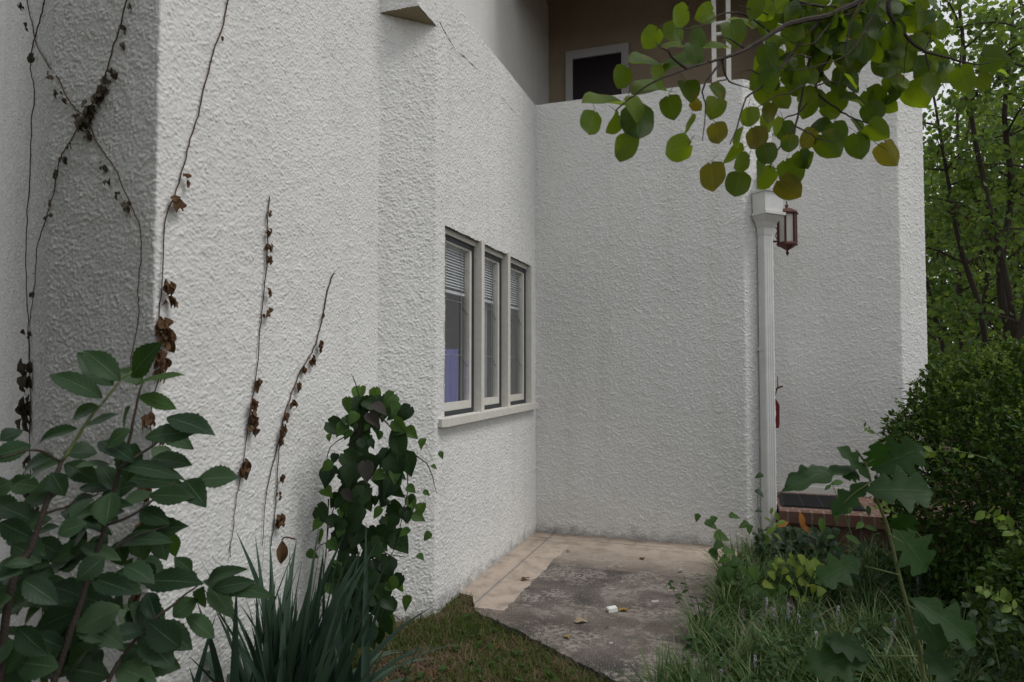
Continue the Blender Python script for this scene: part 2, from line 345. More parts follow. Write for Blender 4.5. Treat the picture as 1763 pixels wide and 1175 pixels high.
# ------------------------------------------------------------ stucco shells with real relief
def resample(path, ds, rad):
    P = [np.array(p, float) for p in path]; pts = [P[0]]
    for i in range(1, len(P) - 1):
        a, b, c = P[i - 1], P[i], P[i + 1]; u, v = nrm(a - b), nrm(c - b)
        for t in np.linspace(0, 1, 7):
            p0, p2 = b + u * rad, b + v * rad
            pts.append((1 - t) ** 2 * p0 + 2 * t * (1 - t) * b + t * t * p2)
    pts.append(P[-1]); pts = np.array(pts)
    s = np.concatenate([[0], np.cumsum(np.linalg.norm(np.diff(pts, axis=0), axis=1))])
    n = int(s[-1] / ds) + 1; q = np.linspace(0, s[-1], n)
    return np.stack([np.interp(q, s, pts[:, 0]), np.interp(q, s, pts[:, 1])], 1)
def relief(ns, nz, ds, dz, lam, seed):
    g = np.random.default_rng(seed); W = np.fft.rfft2(g.normal(size=(ns, nz)))
    kx = np.fft.fftfreq(ns, ds)[:, None]; kz = np.fft.rfftfreq(nz, dz)[None, :]
    k = np.hypot(kx, kz)
    def band(lo, bw): f = np.fft.irfft2(W * np.exp(-((k - lo) / bw) ** 2), s=(ns, nz)); return f / f.std()
    b1 = band(0.9 / lam, 0.62 / lam); b2 = band(1.9 / lam, 0.7 / lam); b3 = band(1 / 0.35, 2.0); b4 = band(1 / 0.09, 4.0)
    dens = 0.75 + 0.25 * np.clip(b4, -1, 1)
    # thrown grains: random pebbles of two sizes, overlapping
    out = np.zeros((ns, nz))
    for sg, pr, am in ((0.25 * lam, 1.5, 1.0), (0.155 * lam, 2.4, 0.5)):
        sp = (g.random((ns, nz)) < pr * ds * dz / lam ** 2) * g.uniform(0.5, 1.0, (ns, nz))
        f = np.fft.irfft2(np.fft.rfft2(sp) * np.exp(-2 * (np.pi * k * sg) ** 2), s=(ns, nz))
        f *= 2 * np.pi * sg * sg / (ds * dz)
        out += am * np.minimum(f, 0.95 + 0.25 * np.maximum(f - 0.95, 0))
    return 0.36 * lam * (out - 0.5) * dens + 0.0005 * b2 + 0.0007 * b3 + 0.0004 * b4
def shell(name, path, z0, z1, step, mat, parent, seed, lam=0.021, rad=0.012, hole=None, amp=1.0):
    P = resample(path, step, rad); ns = len(P); nz = int((z1 - z0) / step) + 1
    Z = np.linspace(z0, z1, nz)
    T = np.gradient(P, axis=0); T /= np.linalg.norm(T, axis=1)[:, None]
    k = 3; Tp = np.pad(T, ((k, k), (0, 0)), mode='edge')
    T = np.mean([Tp[i:i + ns] for i in range(2 * k + 1)], axis=0); T /= np.linalg.norm(T, axis=1)[:, None]
    N = np.stack([T[:, 1], -T[:, 0]], 1)
    H = relief(ns, nz, step, step, lam, seed) * amp
    V = np.zeros((ns, nz, 3))
    V[:, :, 0] = P[:, 0, None] + N[:, 0, None] * H; V[:, :, 1] = P[:, 1, None] + N[:, 1, None] * H
    V[:, :, 2] = Z[None, :] + 0.5 * np.roll(H, 5, 0)
    I = np.arange(ns * nz).reshape(ns, nz)
    F = np.stack([I[:-1, :-1], I[1:, :-1], I[1:, 1:], I[:-1, 1:]], -1)
    keep = np.ones((ns - 1, nz - 1), bool)
    if hole is not None:
        c = V[:-1, :-1]; keep = ~hole(c[..., 0], c[..., 1], c[..., 2], H[:-1, :-1])
    return link_mesh(name, V.reshape(-1, 3), F[keep], mat, parent, True)

XA, XB, XD = -2.195, -1.92, -2.775       # main wall, bay face, inner left wall
YC, YB, YW = 2.09, 3.825, 6.39
ZT = 4.18                                # top of bay and balcony parapet
WY0, WY1, WZ0, WZ1 = 4.24, 6.26, 1.25, 2.56
house = empty('house', (-1.9, 6.4, 0), 'white rough stucco house wrapped around the concrete patio, with a balcony above', 'house')
shell('wall', [(XD - 3.13, YC + 1.8), (XD, YC), (XA, YC), (XA, 4.0)], -0.2, 4.3, 0.0046, M['stucco'], house, 11, 0.0120)
def whole(x, y, z, h):
    return (np.abs(x - XB) < 0.05) & (y > WY0) & (y < WY1) & (z > WZ0) & (z < WZ1 + 0.8 * h)
shell('wall', [(XA - .03, YB - .03), (XB, YB + .275), (XB, YW + 0.03)], -0.2, 3.88, 0.0050, M['stucco'], house, 12, 0.0145, hole=whole)
shell('wall', [(XA - .02, YB), (XB, YB), (XB, YW + 0.03)], 3.88, ZT, 0.006, M['stucco'], house, 13, 0.0155)
b = MB(); b.prism([(XA - .1, YB + .004), (XB - .006, YB + .004), (XB - .006, YB + .32), (XA - .1, YB + .32)], 3.876, 3.95); b.build('soffit', M['soffit'], house)
b = MB(); b.prism([(XA - .1, YB + .01), (XB - .008, YB + .01), (XB - .008, YW + .2), (XA - .1, YW + .2)], 4.10, ZT - .003); b.build('ledge', M['stucco_fine'], house)
shell('wall', [(XB - .03, YW), (0.02, YW), (0.27, YW + .25), (0.27, 7.5)], -0.2, ZT, 0.0058, M['stucco'], house, 14, 0.0165)
shell('wall', [(0.24, 7.45), (1.454, 7.45), (1.733, 7.729), (1.733, 9.5)], 0.2, 5.9, 0.0068, M['stucco'], house, 15, 0.0175, amp=0.85)
# upper storey and hidden sides
b = MB()
b.prism([(XD - 3.13, YC + 1.803), (XD, YC + .003), (XA - .004, YC + .003), (XA - .004, 3.9), (-6, 3.9)], 4.297, 7.4)
b.prism([(XA - .006, 3.9), (XA - .006, 7.92), (-6, 7.92), (-6, 3.9)], 3.95, 7.4)
b.build('upper_wall', M['stucco_fine'], house)
b = MB(); b.box(XA - .1, 0.275, 7.9, 8.1, 3.0, 7.4); b.build('balcony_back_wall', M['stucco_shade_tint'], house)
b = MB(); b.prism([(0.28, 7.47), (1.446, 7.47), (1.725, 7.74), (1.725, 12), (0.28, 12)], 5.88, 7.6); b.prism([(0.28, 7.50), (1.43, 7.50), (1.70, 7.77), (1.70, 12), (0.28, 12)], -0.1, 5.87); b.build('upper_wall', M['stucco_fine'], house)
b = MB(); b.prism([(XA + .02, YW + .02), (.008, YW + .02), (.25, YW + .262), (.25, 7.89), (XA + .02, 7.89)], 3.0, 3.2); b.build('balcony_floor', M['stucco_shade_tint'], house)
b = MB(); b.prism([(XB - .2, YW + .012), (0.012, YW + .012), (0.255, YW + .255), (0.255, 7.44), (.09, 7.44), (.09, YW + .3), (-.05, YW + .16), (XB - .2, YW + .16)], 3.21, ZT - .004); b.build('parapet', M['stucco_fine'], house)
b = MB(); b.box(XA - .2, 0.45, 5.95, 8.2, 6.0, 6.2); b.box(XA + .01, 0.45, 6.36, 6.52, 5.50, 5.995); b.box(.12, .278, 6.53, 7.49, 5.5, 5.995); b.build('balcony_roof', M['stucco_shade_tint'], house)  # unseen beams added under the roof, hung low to darken the balcony
b = MB(); b.box(XA - .5, .26, YW + .3, 7.8, -.2, 2.99); b.build('ground_floor_core', M['stucco_fine'], house)
# balcony door
d0, d1 = onY(975, 92, 7.9), onY(1083, 79, 7.9); dz = d0[2]; dd = empty('door_tmp', (0, 0, 0), None, None)
bpy.data.objects.remove(dd)
b = MB(); x0, x1 = d0[0], d1[0]
b.box(x0, x0 + .085, 7.86, 7.897, 3.2, dz); b.box(x1 - .085, x1, 7.86, 7.897, 3.2, dz); b.box(x0 + .085, x1 - .085, 7.862, 7.897, dz - .10, dz)
door = b.build('balcony_door', M['grayframe'], house)
b = MB(); b.box(x0 + .086, x1 - .086, 7.885, 7.896, 3.2, dz - .1005); b.build('door_panel', M['doorglass'], door)
# crack in the bay wall
b = MB(); b.tube([onX(px, py, XB + .001) for px, py in ((757, 38), (772, 66), (786, 88), (800, 98), (815, 113), (826, 125))], .0035, .0015, 5, 3, .002)
b.build('crack', M['black'], house)

# triple window on the bay
wl = (WY1 - WY0)
ys = [WY0, WY0 + .665, WY0 + .728, WY0 + 1.298, WY0 + 1.361, WY1 - .025]
b = MB()
b.box(XB - .16, XB + .012, ys[1], ys[2], WZ0, WZ1 + .015); b.box(XB - .16, XB + .010, ys[3], ys[4], WZ0, WZ1 + .02)
b.box(XB - .16, XB + .002, ys[5], WY1 + .004, WZ0, WZ1)
for a, c in ((0, 1), (2, 3), (4, 5)): b.box(XB - .16, XB - .035, ys[a], ys[c], WZ1 - .035, WZ1 + .01)
b.box(XB - .16, XB + .0, WY0 - .012, WY0 + .003, WZ0, WZ1)
b.build('window_surround', M['trim'], house)
b = MB(); b.prism([(XB - .16, WY0 - .10), (XB + .03, WY0 - .10), (XB + .055, WY0 - .05), (XB + .055, WY1 + .05), (XB - .16, WY1 + .05)], WZ0 - .055, WZ0 - .002)
b.build('window_sill', M['trim'], house)
b = MB()
rx0 = -4.6
V = [(rx0, WY0 - .3, .4), (XB - .17, WY0 - .3, .4), (XB - .17, YW - .02, .4), (rx0, YW - .02, .4)]; V += [(x, y, 2.95) for x, y, z in V]
b.add(V, [(0, 1, 2, 3), (7, 6, 5, 4), (3, 2, 6, 7), (0, 4, 5, 1), (0, 3, 7, 4)]); b.build('room_interior', M['room'], house)
b = MB(); b.box(XB - .172, XB - .15, WY0 - .28, YW - .03, .4, WZ0 - .056); b.build('room_interior', M['room'], house); b = MB(); b.box(XB - .172, XB - .15, WY0 - .28, YW - .03, WZ1 + .011, 2.95); b.build('room_interior', M['room'], house)
for k, (a, c) in enumerate(((0, 1), (2, 3), (4, 5))):
    y0, y1 = ys[a] + .004, ys[c] - .004; z0, z1 = WZ0 + .003, WZ1 - .04
    b = MB(); f = .030; X0, X1 = XB - .105, XB - .050
    b.box(X0, X1, y0, y0 + f, z0, z1); b.box(X0, X1, y1 - f, y1, z0, z1); b.box(X0, X1, y0 + f, y1 - f, z0, z0 + f); b.box(X0, X1, y0 + f, y1 - f, z1 - f, z1)
    win = b.build('window', M['dark'], house)
    b = MB(); g = .040; i0, i1 = y0 + f, y1 - f; j0, j1 = z0 + f, z1 - f; X0, X1 = XB - .100, XB - .058
    b.box(X0, X1, i0, i0 + g * .6, j0, j1); b.box(X0, X1, i1 - g, i1, j0, j1); b.box(X0, X1, i0 + g * .6, i1 - g, j0, j0 + g * 1.4); b.box(X0, X1, i0 + g * .6, i1 - g, j1 - g * .3, j1)
    b.build('frame', M['trim'], win)
    p0, p1, q0, q1 = i0 + g * .6, i1 - g, j0 + g * 1.4, j1 - g * .3
    b = MB(); b.add([(XB - .08, p0, q0), (XB - .08, p1, q0), (XB - .08, p1, q1), (XB - .08, p0, q1)], [(0, 1, 2, 3)]); b.build('pane', M['glass'], win)
    b = MB(); W_ = p1 - p0; H_ = q1 - q0; X = XB - .074; r = .0026
    def L(pts): b.tube([(X, p0 + W_ * u, q0 + H_ * v) for u, v in pts], r, r, 5, 1)
    L([(.22, 0), (.22, 1)]); L([(.76, 0), (.76, 1)])
    for zz in (.30, .645): L([(0, zz - .06), (.22, zz), (.76, zz), (1, zz - .07)])
    L([(0, .87), (1, .87)])
    b.build('leading', M['lead'], win)
    b = MB()
    for q in range(16):
        zz = q1 + .02 - q * .021
        b.obox((XB - .112, (p0 + p1) / 2, zz), (1, 0, -.9), (0, 1, 0), (.9, 0, 1), .011, W_ / 2 + .03, .0012)
    b.box(XB - .125, XB - .10, p0 - .02, p1 + .02, q1 - .345, q1 - .325)
    b.build('blind', M['blind'], win)
    b = MB(); pts = []
    n = 30; cw = {0: (.02, .97, .34), 1: (.05, .95, .96), 2: (.05, .70, .96)}[k]
    for i in range(n + 1):
        u = i / n; y = p0 + W_ * (cw[0] + (cw[1] - cw[0]) * u)
        pts.append((XB - .15 + .012 * math.sin(u * 34 + k), y))
    V = [(x, y, q0 - .1) for x, y in pts] + [(x, y, q0 + H_ * cw[2]) for x, y in pts]
    b.add(V, [(i, i + 1, n + 2 + i, n + 1 + i) for i in range(n)])
    b.build('curtain', M['violet'] if k == 0 else M['greycloth'], win, True)

# ------------------------------------------------------------ ground, patio, landing
def sheet(name, x0, x1, y0, y1, z, mat, step=None, amp=0.0, kind='structure'):
    nx, ny = max(2, int((x1 - x0) / step)), max(2, int((y1 - y0) / step))
    X, Y = np.meshgrid(np.linspace(x0, x1, nx), np.linspace(y0, y1, ny), indexing='ij')
    return X, Y
def gz(x, y): return -0.030 - 0.02 * np.clip((4.0 - y) / 2.0, 0, 1.5) * (np.asarray(x) < .0) + 0.010 * np.sin(2.1 * x + 1.0) * np.cos(1.7 * y) + 0.006 * np.sin(5.1 * x - 3.3 * y)
xs = np.concatenate([np.linspace(-80, -4, 12), np.linspace(-3.6, 4, 110), np.linspace(4.6, 80, 14)])
yy = np.concatenate([np.linspace(-60, -2.5, 12), np.linspace(-2, 8, 130), np.linspace(9, 160, 16)])
X, Y = np.meshgrid(xs, yy, indexing='ij'); Zg = gz(X, Y)
I = np.arange(X.size).reshape(X.shape); F = np.stack([I[:-1, :-1], I[1:, :-1], I[1:, 1:], I[:-1, 1:]], -1).reshape(-1, 4)
tag(link_mesh('ground', np.stack([X, Y, Zg], -1), F, M['soil'], None, True), kind='structure')
pat = [(-1.99, 4.53), (-1.80, 4.46), (-1.68, 4.21), (-1.30, 3.98), (-.90, 3.70), (-.52, 3.44), (.1, 3.05), (.35, 3.3), (.25, 6.9), (-1.99, 6.9)]
pj = []
for i in range(len(pat)):
    a_, c_ = np.array(pat[i]), np.array(pat[(i + 1) % len(pat)])
    if 1 <= i <= 5:
        for t_ in np.linspace(0, 1, max(2, int(np.linalg.norm(c_ - a_) / .03)))[:-1]: pj.append(tuple((a_ * (1 - t_) + c_ * t_ + rng.normal(0, .006, 2)).tolist()))
    else: pj.append(pat[i])
pat = pj
b = MB(); b.prism(pat, -.16, 0.0); po = b.build('patio', M['patio']); tag(po, kind='structure')

land = empty('brick_landing', (1.3, 6.9, 0), 'low red brick porch landing behind the downspout, with a black mat on it', 'landing')
b = MB(); b.box(.285, 2.6, 6.42, 7.47, -.15, .335); b.build('brick_base', M['brick'], land)
b = MB(); b.box(.283, 2.63, 6.36, 6.56, .255, .352); b.build('nosing', M['brick'], land)
b = MB(); b.box(.275, 1.45, 7.405, 7.432, .336, .405); b.build('skirting', M['white'], land)
b = MB()
mc = [onZ(px, py, .345)[:2] for px, py in ((1337, 848), (1434, 857), (1430, 880), (1345, 868))]
mx0, mx1, my0, my1 = .31, 1.0, 6.60, 7.22
b.box(mx0, mx1, my0, my1, .3375, .350)
for i in range(15): y = my0 + .02 + i * (my1 - my0 - .04) / 14; b.box(mx0 + .02, mx1 - .02, y - .009, y + .009, .3495, .360)
for i in range(5): x = mx0 + .02 + i * (mx1 - mx0 - .04) / 4; b.box(x - .006, x + .006, my0 + .012, my1 - .012, .3492, .3585)
tag(b.build('doormat', M['mat']), 'black ribbed rubber doormat lying on the brick porch landing', 'doormat')

# ------------------------------------------------------------ downspout
tx = np.array([.7071, .7071, 0]); nx_ = np.array([.7071, -.7071, 0]); zz = np.array([0, 0, 1.0])
E0 = np.array([.02, YW, 0]) + tx * .195
ds = empty('downspout', E0 + nx_ * .06, 'white square downspout with a flared head on the bright wall corner', 'downspout')
def dprof(mb, z0, z1, hw, hd, c0):
    n = 9; pr = []
    for i in range(n): pr.append((-hw + 2 * hw * i / (n - 1), hd + (0.006 if i % 2 else 0)))
    pr = [(-hw, -hd)] + pr + [(hw, -hd)]
    V = [c0 + tx * a + nx_ * q + zz * z for z in (z0, z1) for a, q in pr]
    m = len(pr); mb.add(V, [(i, (i + 1) % m, m + (i + 1) % m, m + i) for i in range(m)] + [tuple(range(m))[::-1], tuple(range(m, 2 * m))])
pc = E0 + nx_ * .058
b = MB(); dprof(b, .02, 2.80, .052, .036, pc); b.build('pipe', M['spout'], ds)
def frus(mb, sec):
    V = []
    for z, hw, hd in sec:
        for sx, sy in ((-1, -1), (1, -1), (1, 1), (-1, 1)): V.append(pc + tx * hw * sx + nx_ * (hd * sy + hd - .038) + zz * z)
    m = len(sec)
    F = [(4 * i + k, 4 * i + (k + 1) % 4, 4 * i + 4 + (k + 1) % 4, 4 * i + 4 + k) for i in range(m - 1) for k in range(4)]
    mb.add(V, F + [(3, 2, 1, 0), tuple(4 * m - 4 + k for k in range(4))])
b = MB(); frus(b, [(2.77, .056, .040), (2.83, .060, .043), (2.88, .078, .055), (2.935, .112, .076), (2.94, .122, .083), (2.965, .122, .083), (2.97, .105, .072), (3.135, .110, .075), (3.14, .122, .083), (3.165, .126, .086), (3.17, .118, .080)])
b.build('conductor_head', M['spout'], ds)
b = MB(); b.obox(pc + zz * 3.26 - nx_ * .0, tx, nx_, zz, .040, .03, .088); b.build('scupper', M['black'], ds)
b = MB()
for z in (.5, 1.75):
    b = MB(); b.obox(pc + zz * z + nx_ * -.012, tx, nx_, zz, .060, .034, .014); b.build('strap', M['spout'], ds)

# ------------------------------------------------------------ lantern, mailbox, frame
lc = onY(1355, 395, 6.82)
ln = empty('wall_lantern', lc, 'dark red hexagonal wall lantern with frosted panes beside the downspout head', 'lantern')
h = .135
b = MB(); b.lathe(lc, [(.085, h), (.108, h + .004), (.108, h + .018), (.090, h + .028), (.055, h + .052), (.018, h + .062), (.012, h + .075), (.020, h + .085), (.009, h + .10), (.002, h + .135)], 6, .3); b.build('roof', M['lantern'], ln)
b = MB()
for k in range(6):
    an = .3 + k * math.pi / 3; p = lc + np.array([math.cos(an), math.sin(an), 0]) * .083
    b.obox(p, (math.cos(an), math.sin(an), 0), (-math.sin(an), math.cos(an), 0), zz, .009, .009, h + .001)
b.lathe(lc, [(.080, -h - .02), (.100, -h - .018), (.100, -h - .003), (.085, -h + .012)], 6, .3)
b.build('cage', M['lantern'], ln)
b = MB(); b.lathe(lc, [(.074, -h + .013), (.074, h - .002)], 6, .3); b.build('glass', M['frost'], ln)
b = MB(); b.lathe(lc, [(.004, -h - .115), (.010, -h - .10), (.018, -h - .085), (.008, -h - .072), (.014, -h - .062), (.045, -h - .045), (.082, -h - .021)], 6, .3); b.build('finial', M['lantern'], ln)
b = MB(); b.tube([lc + [-.085, 0, .11], [.265, lc[1], lc[2] + .11]], .009, .009, 8, 1); b.tube([lc + [-.08, 0, -.11], [.265, lc[1], lc[2] - .11]], .009, .009, 8, 1)
b.tube([lc + [-.07, 0, -.12], lc + [-.10, 0, -.06], lc + [-.085, 0, 0], [.27, lc[1], lc[2] + .05]], .004, .004, 6, 4); b.build('bracket', M['lantern'], ln)

mt = onY(1337, 662, 7.0)
ml = empty('letterbox', (.30, 7.0, mt[2] - .2), 'dark red letterbox hanging just behind the downspout corner', 'letterbox')
z0, z1 = onY(1337, 736, 7.0)[2], onY(1337, 688, 7.0)[2]
b = MB(); V = []
for y in (6.92, 7.16):
    for x, z in ((.275, z0), (.312, z0 - .0), (.318, z0 + .05), (.320, z1 - .05), (.30, z1 - .01), (.275, z1 + .03)): V.append((x, y, z))
n = 6; b.add(V, [tuple(range(n)), tuple(range(n, 2 * n))[::-1]] + [(i, (i + 1) % n + n - 0 if False else n + i, n + (i + 1) % n, (i + 1) % n) for i in range(n)]); b.build('box', M['red'], ml)
b = MB(); b.tube([(.28, 7.0, z1 + .03), (.30, 7.0, z1 + .10), (.335, 7.0, z1 + .12), (.355, 7.0, z1 + .125)], .010, .007, 6, 3); b.tube([(.31, 7.0, z1 + .1), (.31, 7.0, z1 + .22)], .005, .004, 6, 1); b.build('latch', M['lantern'], ml)

b = MB(); yF = 7.0
pa, pb = onY(1230, 140, yF), onY(1255, 138, yF)
for x in (pa[0], pb[0]): b.box(x - .022, x + .022, yF - .02, yF + .02, 3.2, 6.0)
for z in (3.4, onY(1240, 140, yF)[2] + .02, onY(1240, 40, yF)[2], onY(1240, 57, yF)[2] - .01): b.box(pa[0] + .022, pb[0] - .022, yF - .015, yF + .015, z - .013, z + .013)
tag(b.build('metal_frame', M['white']), 'narrow white ladder-like metal frame standing on the balcony behind the leaves', 'frame')

# ------------------------------------------------------------ leaves
def leaf_template(kind, n=8):
    t = np.linspace(0, 1, n)
    if kind == 'heart': wd = np.interp(t, [0, .06, .18, .35, .55, .75, .9, 1], [.12, .70, .97, 1, .95, .73, .37, .0])
    elif kind == 'cordate': wd = np.interp(t, [0, .06, .18, .35, .55, .75, .9, 1], [.18, .72, 1, .97, .72, .40, .15, 0])
    elif kind == 'ovate': wd = np.interp(t, [0, .1, .3, .5, .7, .88, 1], [.06, .45, .93, 1, .78, .36, 0])
    elif kind == 'lance': wd = np.interp(t, [0, .15, .4, .7, 1], [.1, .7, 1, .7, 0])
    elif kind == 'lobed': wd = np.interp(t, [0, .06, .2, .27, .36, .48, .54, .62, .74, .8, .86, .93, 1], [.03, .12, .58, .66, .36, 1.0, .92, .42, .74, .66, .30, .30, 0])
    elif kind == 'ivy': wd = np.interp(t, [0, .05, .15, .3, .42, .5, .65, .85, 1], [.3, .7, 1, .95, .6, .7, .55, .25, 0])
    return t, wd
def add_leaf(mb, base, tip, width, nh, kind='ovate', fold=.25, curl=.15, n=9, wav=0.0, serr=0.0):
    base, tip = np.asarray(base, float), np.asarray(tip, float)
    d = tip - base; Ln = np.linalg.norm(d); d = d / Ln
    nh = nrm(nh); s = nrm(np.cross(nh, d)); up = np.cross(d, s)
    t, wd = leaf_template(kind, n); hw = width / 2
    V = []; U = []; ph = random.random() * 6
    for i in range(n):
        bend = -curl * Ln * (t[i] ** 2) + curl * Ln * t[i] * .6
        c = base + d * Ln * t[i] + up * bend
        e = wd[i] * hw * (1 + (serr * (1 if i % 2 else -1)))
        back = -.10 * Ln * (1 - t[i]) if kind in ('heart', 'ivy', 'cordate') else 0.0
        for sgn in (-1, -.5, 0, .5, 1):
            a = abs(sgn)
            z = fold * e * a * (1.15 - .4 * a) + wav * Ln * math.sin(9 * t[i] + ph + sgn) * a
            lob = back * a * (1 if t[i] < .25 else 0)
            V.append(c + s * e * sgn + up * z + d * (lob if kind in ('heart', 'cordate') else .06 * Ln * a * (1 if kind == 'lobed' and .15 < t[i] < .9 else 0)))
            U.append((t[i], sgn))
    F = [(5 * i + j, 5 * i + j + 1, 5 * i + j + 6, 5 * i + j + 5) for i in range(n - 1) for j in range(4)]
    mb.add(V, F, U)
SM_V = np.array([(0, 0, 0), (.35, .5, .10), (.5, 0, 0), (.35, -.5, .10), (.75, .36, .07), (.75, -.36, .07), (1, 0, -.06)])
SM_F = np.array([(0, 2, 1, 1), (0, 3, 2, 2)])
SM_T = [(0, 2, 4, 1), (0, 3, 5, 2), (2, 6, 4), (2, 5, 6)]
def scatter_leaves(mb, P, D, N, L, W):
    """many small folded leaves: P base, D direction, N normal hint, L length, W width ratio"""
    D = D / np.linalg.norm(D, axis=1)[:, None]; S = np.cross(N, D); S /= (np.linalg.norm(S, axis=1)[:, None] + 1e-9); Uv = np.cross(D, S)
    L = np.asarray(L)[:, None, None]; W = np.asarray(W)[:, None, None] if not np.isscalar(W) else W
    T = SM_V[None]
    V = P[:, None, :] + L * (T[..., 0:1] * D[:, None] + W * T[..., 1:2] * S[:, None] + T[..., 2:3] * Uv[:, None])
    k = len(SM_V); m = len(P)
    base = np.tile(np.array([(0.0, 0), (.35, 1), (.5, 0), (.35, -1), (.75, 1), (.75, -1), (1, 0)]), (m, 1))
    mb.V.append(V.reshape(-1, 3)); mb.U.append(base)
    n0 = mb.n
    for i in range(m):
        o = n0 + i * k
        mb.F.extend([tuple(o + j for j in f) for f in SM_T])
    mb.n += m * k
def rdir(m, up=0.0):
    v = rng.normal(size=(m, 3)); v[:, 2] += up
    return v / np.linalg.norm(v, axis=1)[:, None]
def blade(mb, base, az, lean, length, width, bend, n=6, tw=0.0):
    d0 = np.array([math.cos(az) * math.sin(lean), math.sin(az) * math.sin(lean), math.cos(lean)])
    hz = np.array([math.cos(az), math.sin(az), 0]); side = np.array([-math.sin(az + tw), math.cos(az + tw), 0])
    p = np.array(base, float); V = []; ang = lean
    for i in range(n):
        t = i / (n - 1); wd = width * (1 - t ** 2.2) * (.6 + .4 * min(1, t * 4)) / 2 + 1e-5
        up = np.array([-math.cos(az) * math.cos(ang), -math.sin(az) * math.cos(ang), math.sin(ang)])
        V += [p - side * wd + up * wd * .35, p, p + side * wd + up * wd * .35]
        ang = lean + bend * t ** 1.5
        p = p + length / (n - 1) * (hz * math.sin(ang) + np.array([0, 0, math.cos(ang)]))
    F = [(3 * i + j, 3 * i + j + 1, 3 * i + j + 4, 3 * i + j + 3) for i in range(n - 1) for j in (0, 1)]
    mb.add(V, F, [(i / (n - 1), j) for i in range(n) for j in (-1, 0, 1)])

TOCAM = -FW
# ------------------------------------------------------------ overhanging redbud
rb = empty('redbud_tree', (1.9, .9, gz(1.9, .9)), 'redbud whose leafy branch hangs low in front of the parapet and downspout', 'tree')
b = MB()
top = at(1640, -260, 2.7)
b.tube([(1.9, .9, -.1), (1.95, .95, .9), (2.0, 1.1, 2.0), (1.75, 1.4, 3.2), top + [.4, -.1, .2]], .085, .045, 9, 4, .004); b.build('trunk', M['bark'], rb)
b = MB()
def D(px, py): return float(np.interp(px, [990, 1150, 1300, 1500, 1760], [2.05, 2.05, 2.35, 2.6, 2.7]))
def BR(pts, r0, r1, dz=0.0): b.tube([at(x, y, D(x, y) + dz - .13) for x, y in pts], r0, r1, 6, 4, .0012)
b.tube([top + [.4, -.1, .2], top, at(1560, -60, 2.65), at(1484, 0, 2.58)], .03, .012, 7, 4)
BR([(1484, 0), (1426, 27), (1360, 40), (1329, 58), (1283, 86), (1243, 101), (1219, 107)], .011, .004)
BR([(1246, 104), (1219, 135), (1209, 159), (1215, 184), (1209, 242)], .004, .0015)
BR([(1219, 107), (1180, 120), (1130, 140), (1090, 165), (1060, 190)], .004, .002)
BR([(1329, 58), (1290, 30), (1250, 22), (1200, 48), (1165, 50)], .0035, .0015, .08)
BR([(1480, -40), (1440, 30), (1420, 60), (1396, 100), (1384, 145), (1369, 218), (1338, 260), (1325, 290)], .008, .002, .1)
BR([(1430, 20), (1390, 60), (1360, 95), (1323, 141), (1286, 169), (1268, 221), (1257, 248)], .006, .0018, .05)
BR([(1560, -60), (1530, 4), (1537, 34), (1564, 67), (1591, 88), (1637, 101), (1675, 111), (1705, 108)], .010, .002)
BR([(1520, -60), (1484, 11), (1434, 88), (1403, 149), (1442, 188), (1469, 203), (1500, 215)], .008, .0018, .15)
BR([(1403, 149), (1380, 190), (1350, 205), (1330, 235)], .004, .0015, .15)
BR([(1434, 88), (1400, 70), (1340, 75), (1300, 50)], .004, .0015, .2)
BR([(1469, 203), (1500, 240), (1530, 262)], .002, .001, .15)
BR([(1564, 67), (1558, 100), (1556, 140)], .003, .001)
BR([(1460, 20), (1380, 5), (1330, -10), (1300, 0)], .005, .002, .05)
for pts in ([(1500, -30), (1465, 40), (1452, 110), (1440, 160)], [(1540, -40), (1500, 30), (1478, 70), (1450, 100), (1380, 120), (1345, 118)], [(1470, 20), (1430, 40), (1405, 70), (1375, 78), (1345, 60)], [(1384, 145), (1360, 160), (1330, 168), (1300, 190)], [(1403, 149), (1432, 140), (1460, 150), (1490, 180)], [(1396, 100), (1370, 95), (1352, 110), (1330, 130)], [(1537, 34), (1510, 60), (1490, 90), (1478, 130)], [(1369, 218), (1390, 228), (1410, 240), (1440, 245)], [(1323, 141), (1310, 130), (1290, 120), (1270, 128)], [(1283, 86), (1262, 70), (1240, 62)], [(1180, 120), (1150, 90), (1130, 75)], [(1243, 101), (1255, 140), (1290, 152)], [(1591, 88), (1600, 70), (1605, 40)], [(1591, 88), (1600, 120), (1590, 150)], [(1350, 0), (1325, 25), (1300, 18), (1270, 10)], [(1484, 0), (1440, 12), (1400, 8), (1360, 12)]):
    BR(pts, random.uniform(.0028, .0045), .0012, random.uniform(-.05, .1))
b.build('branch', M['bark'], rb)
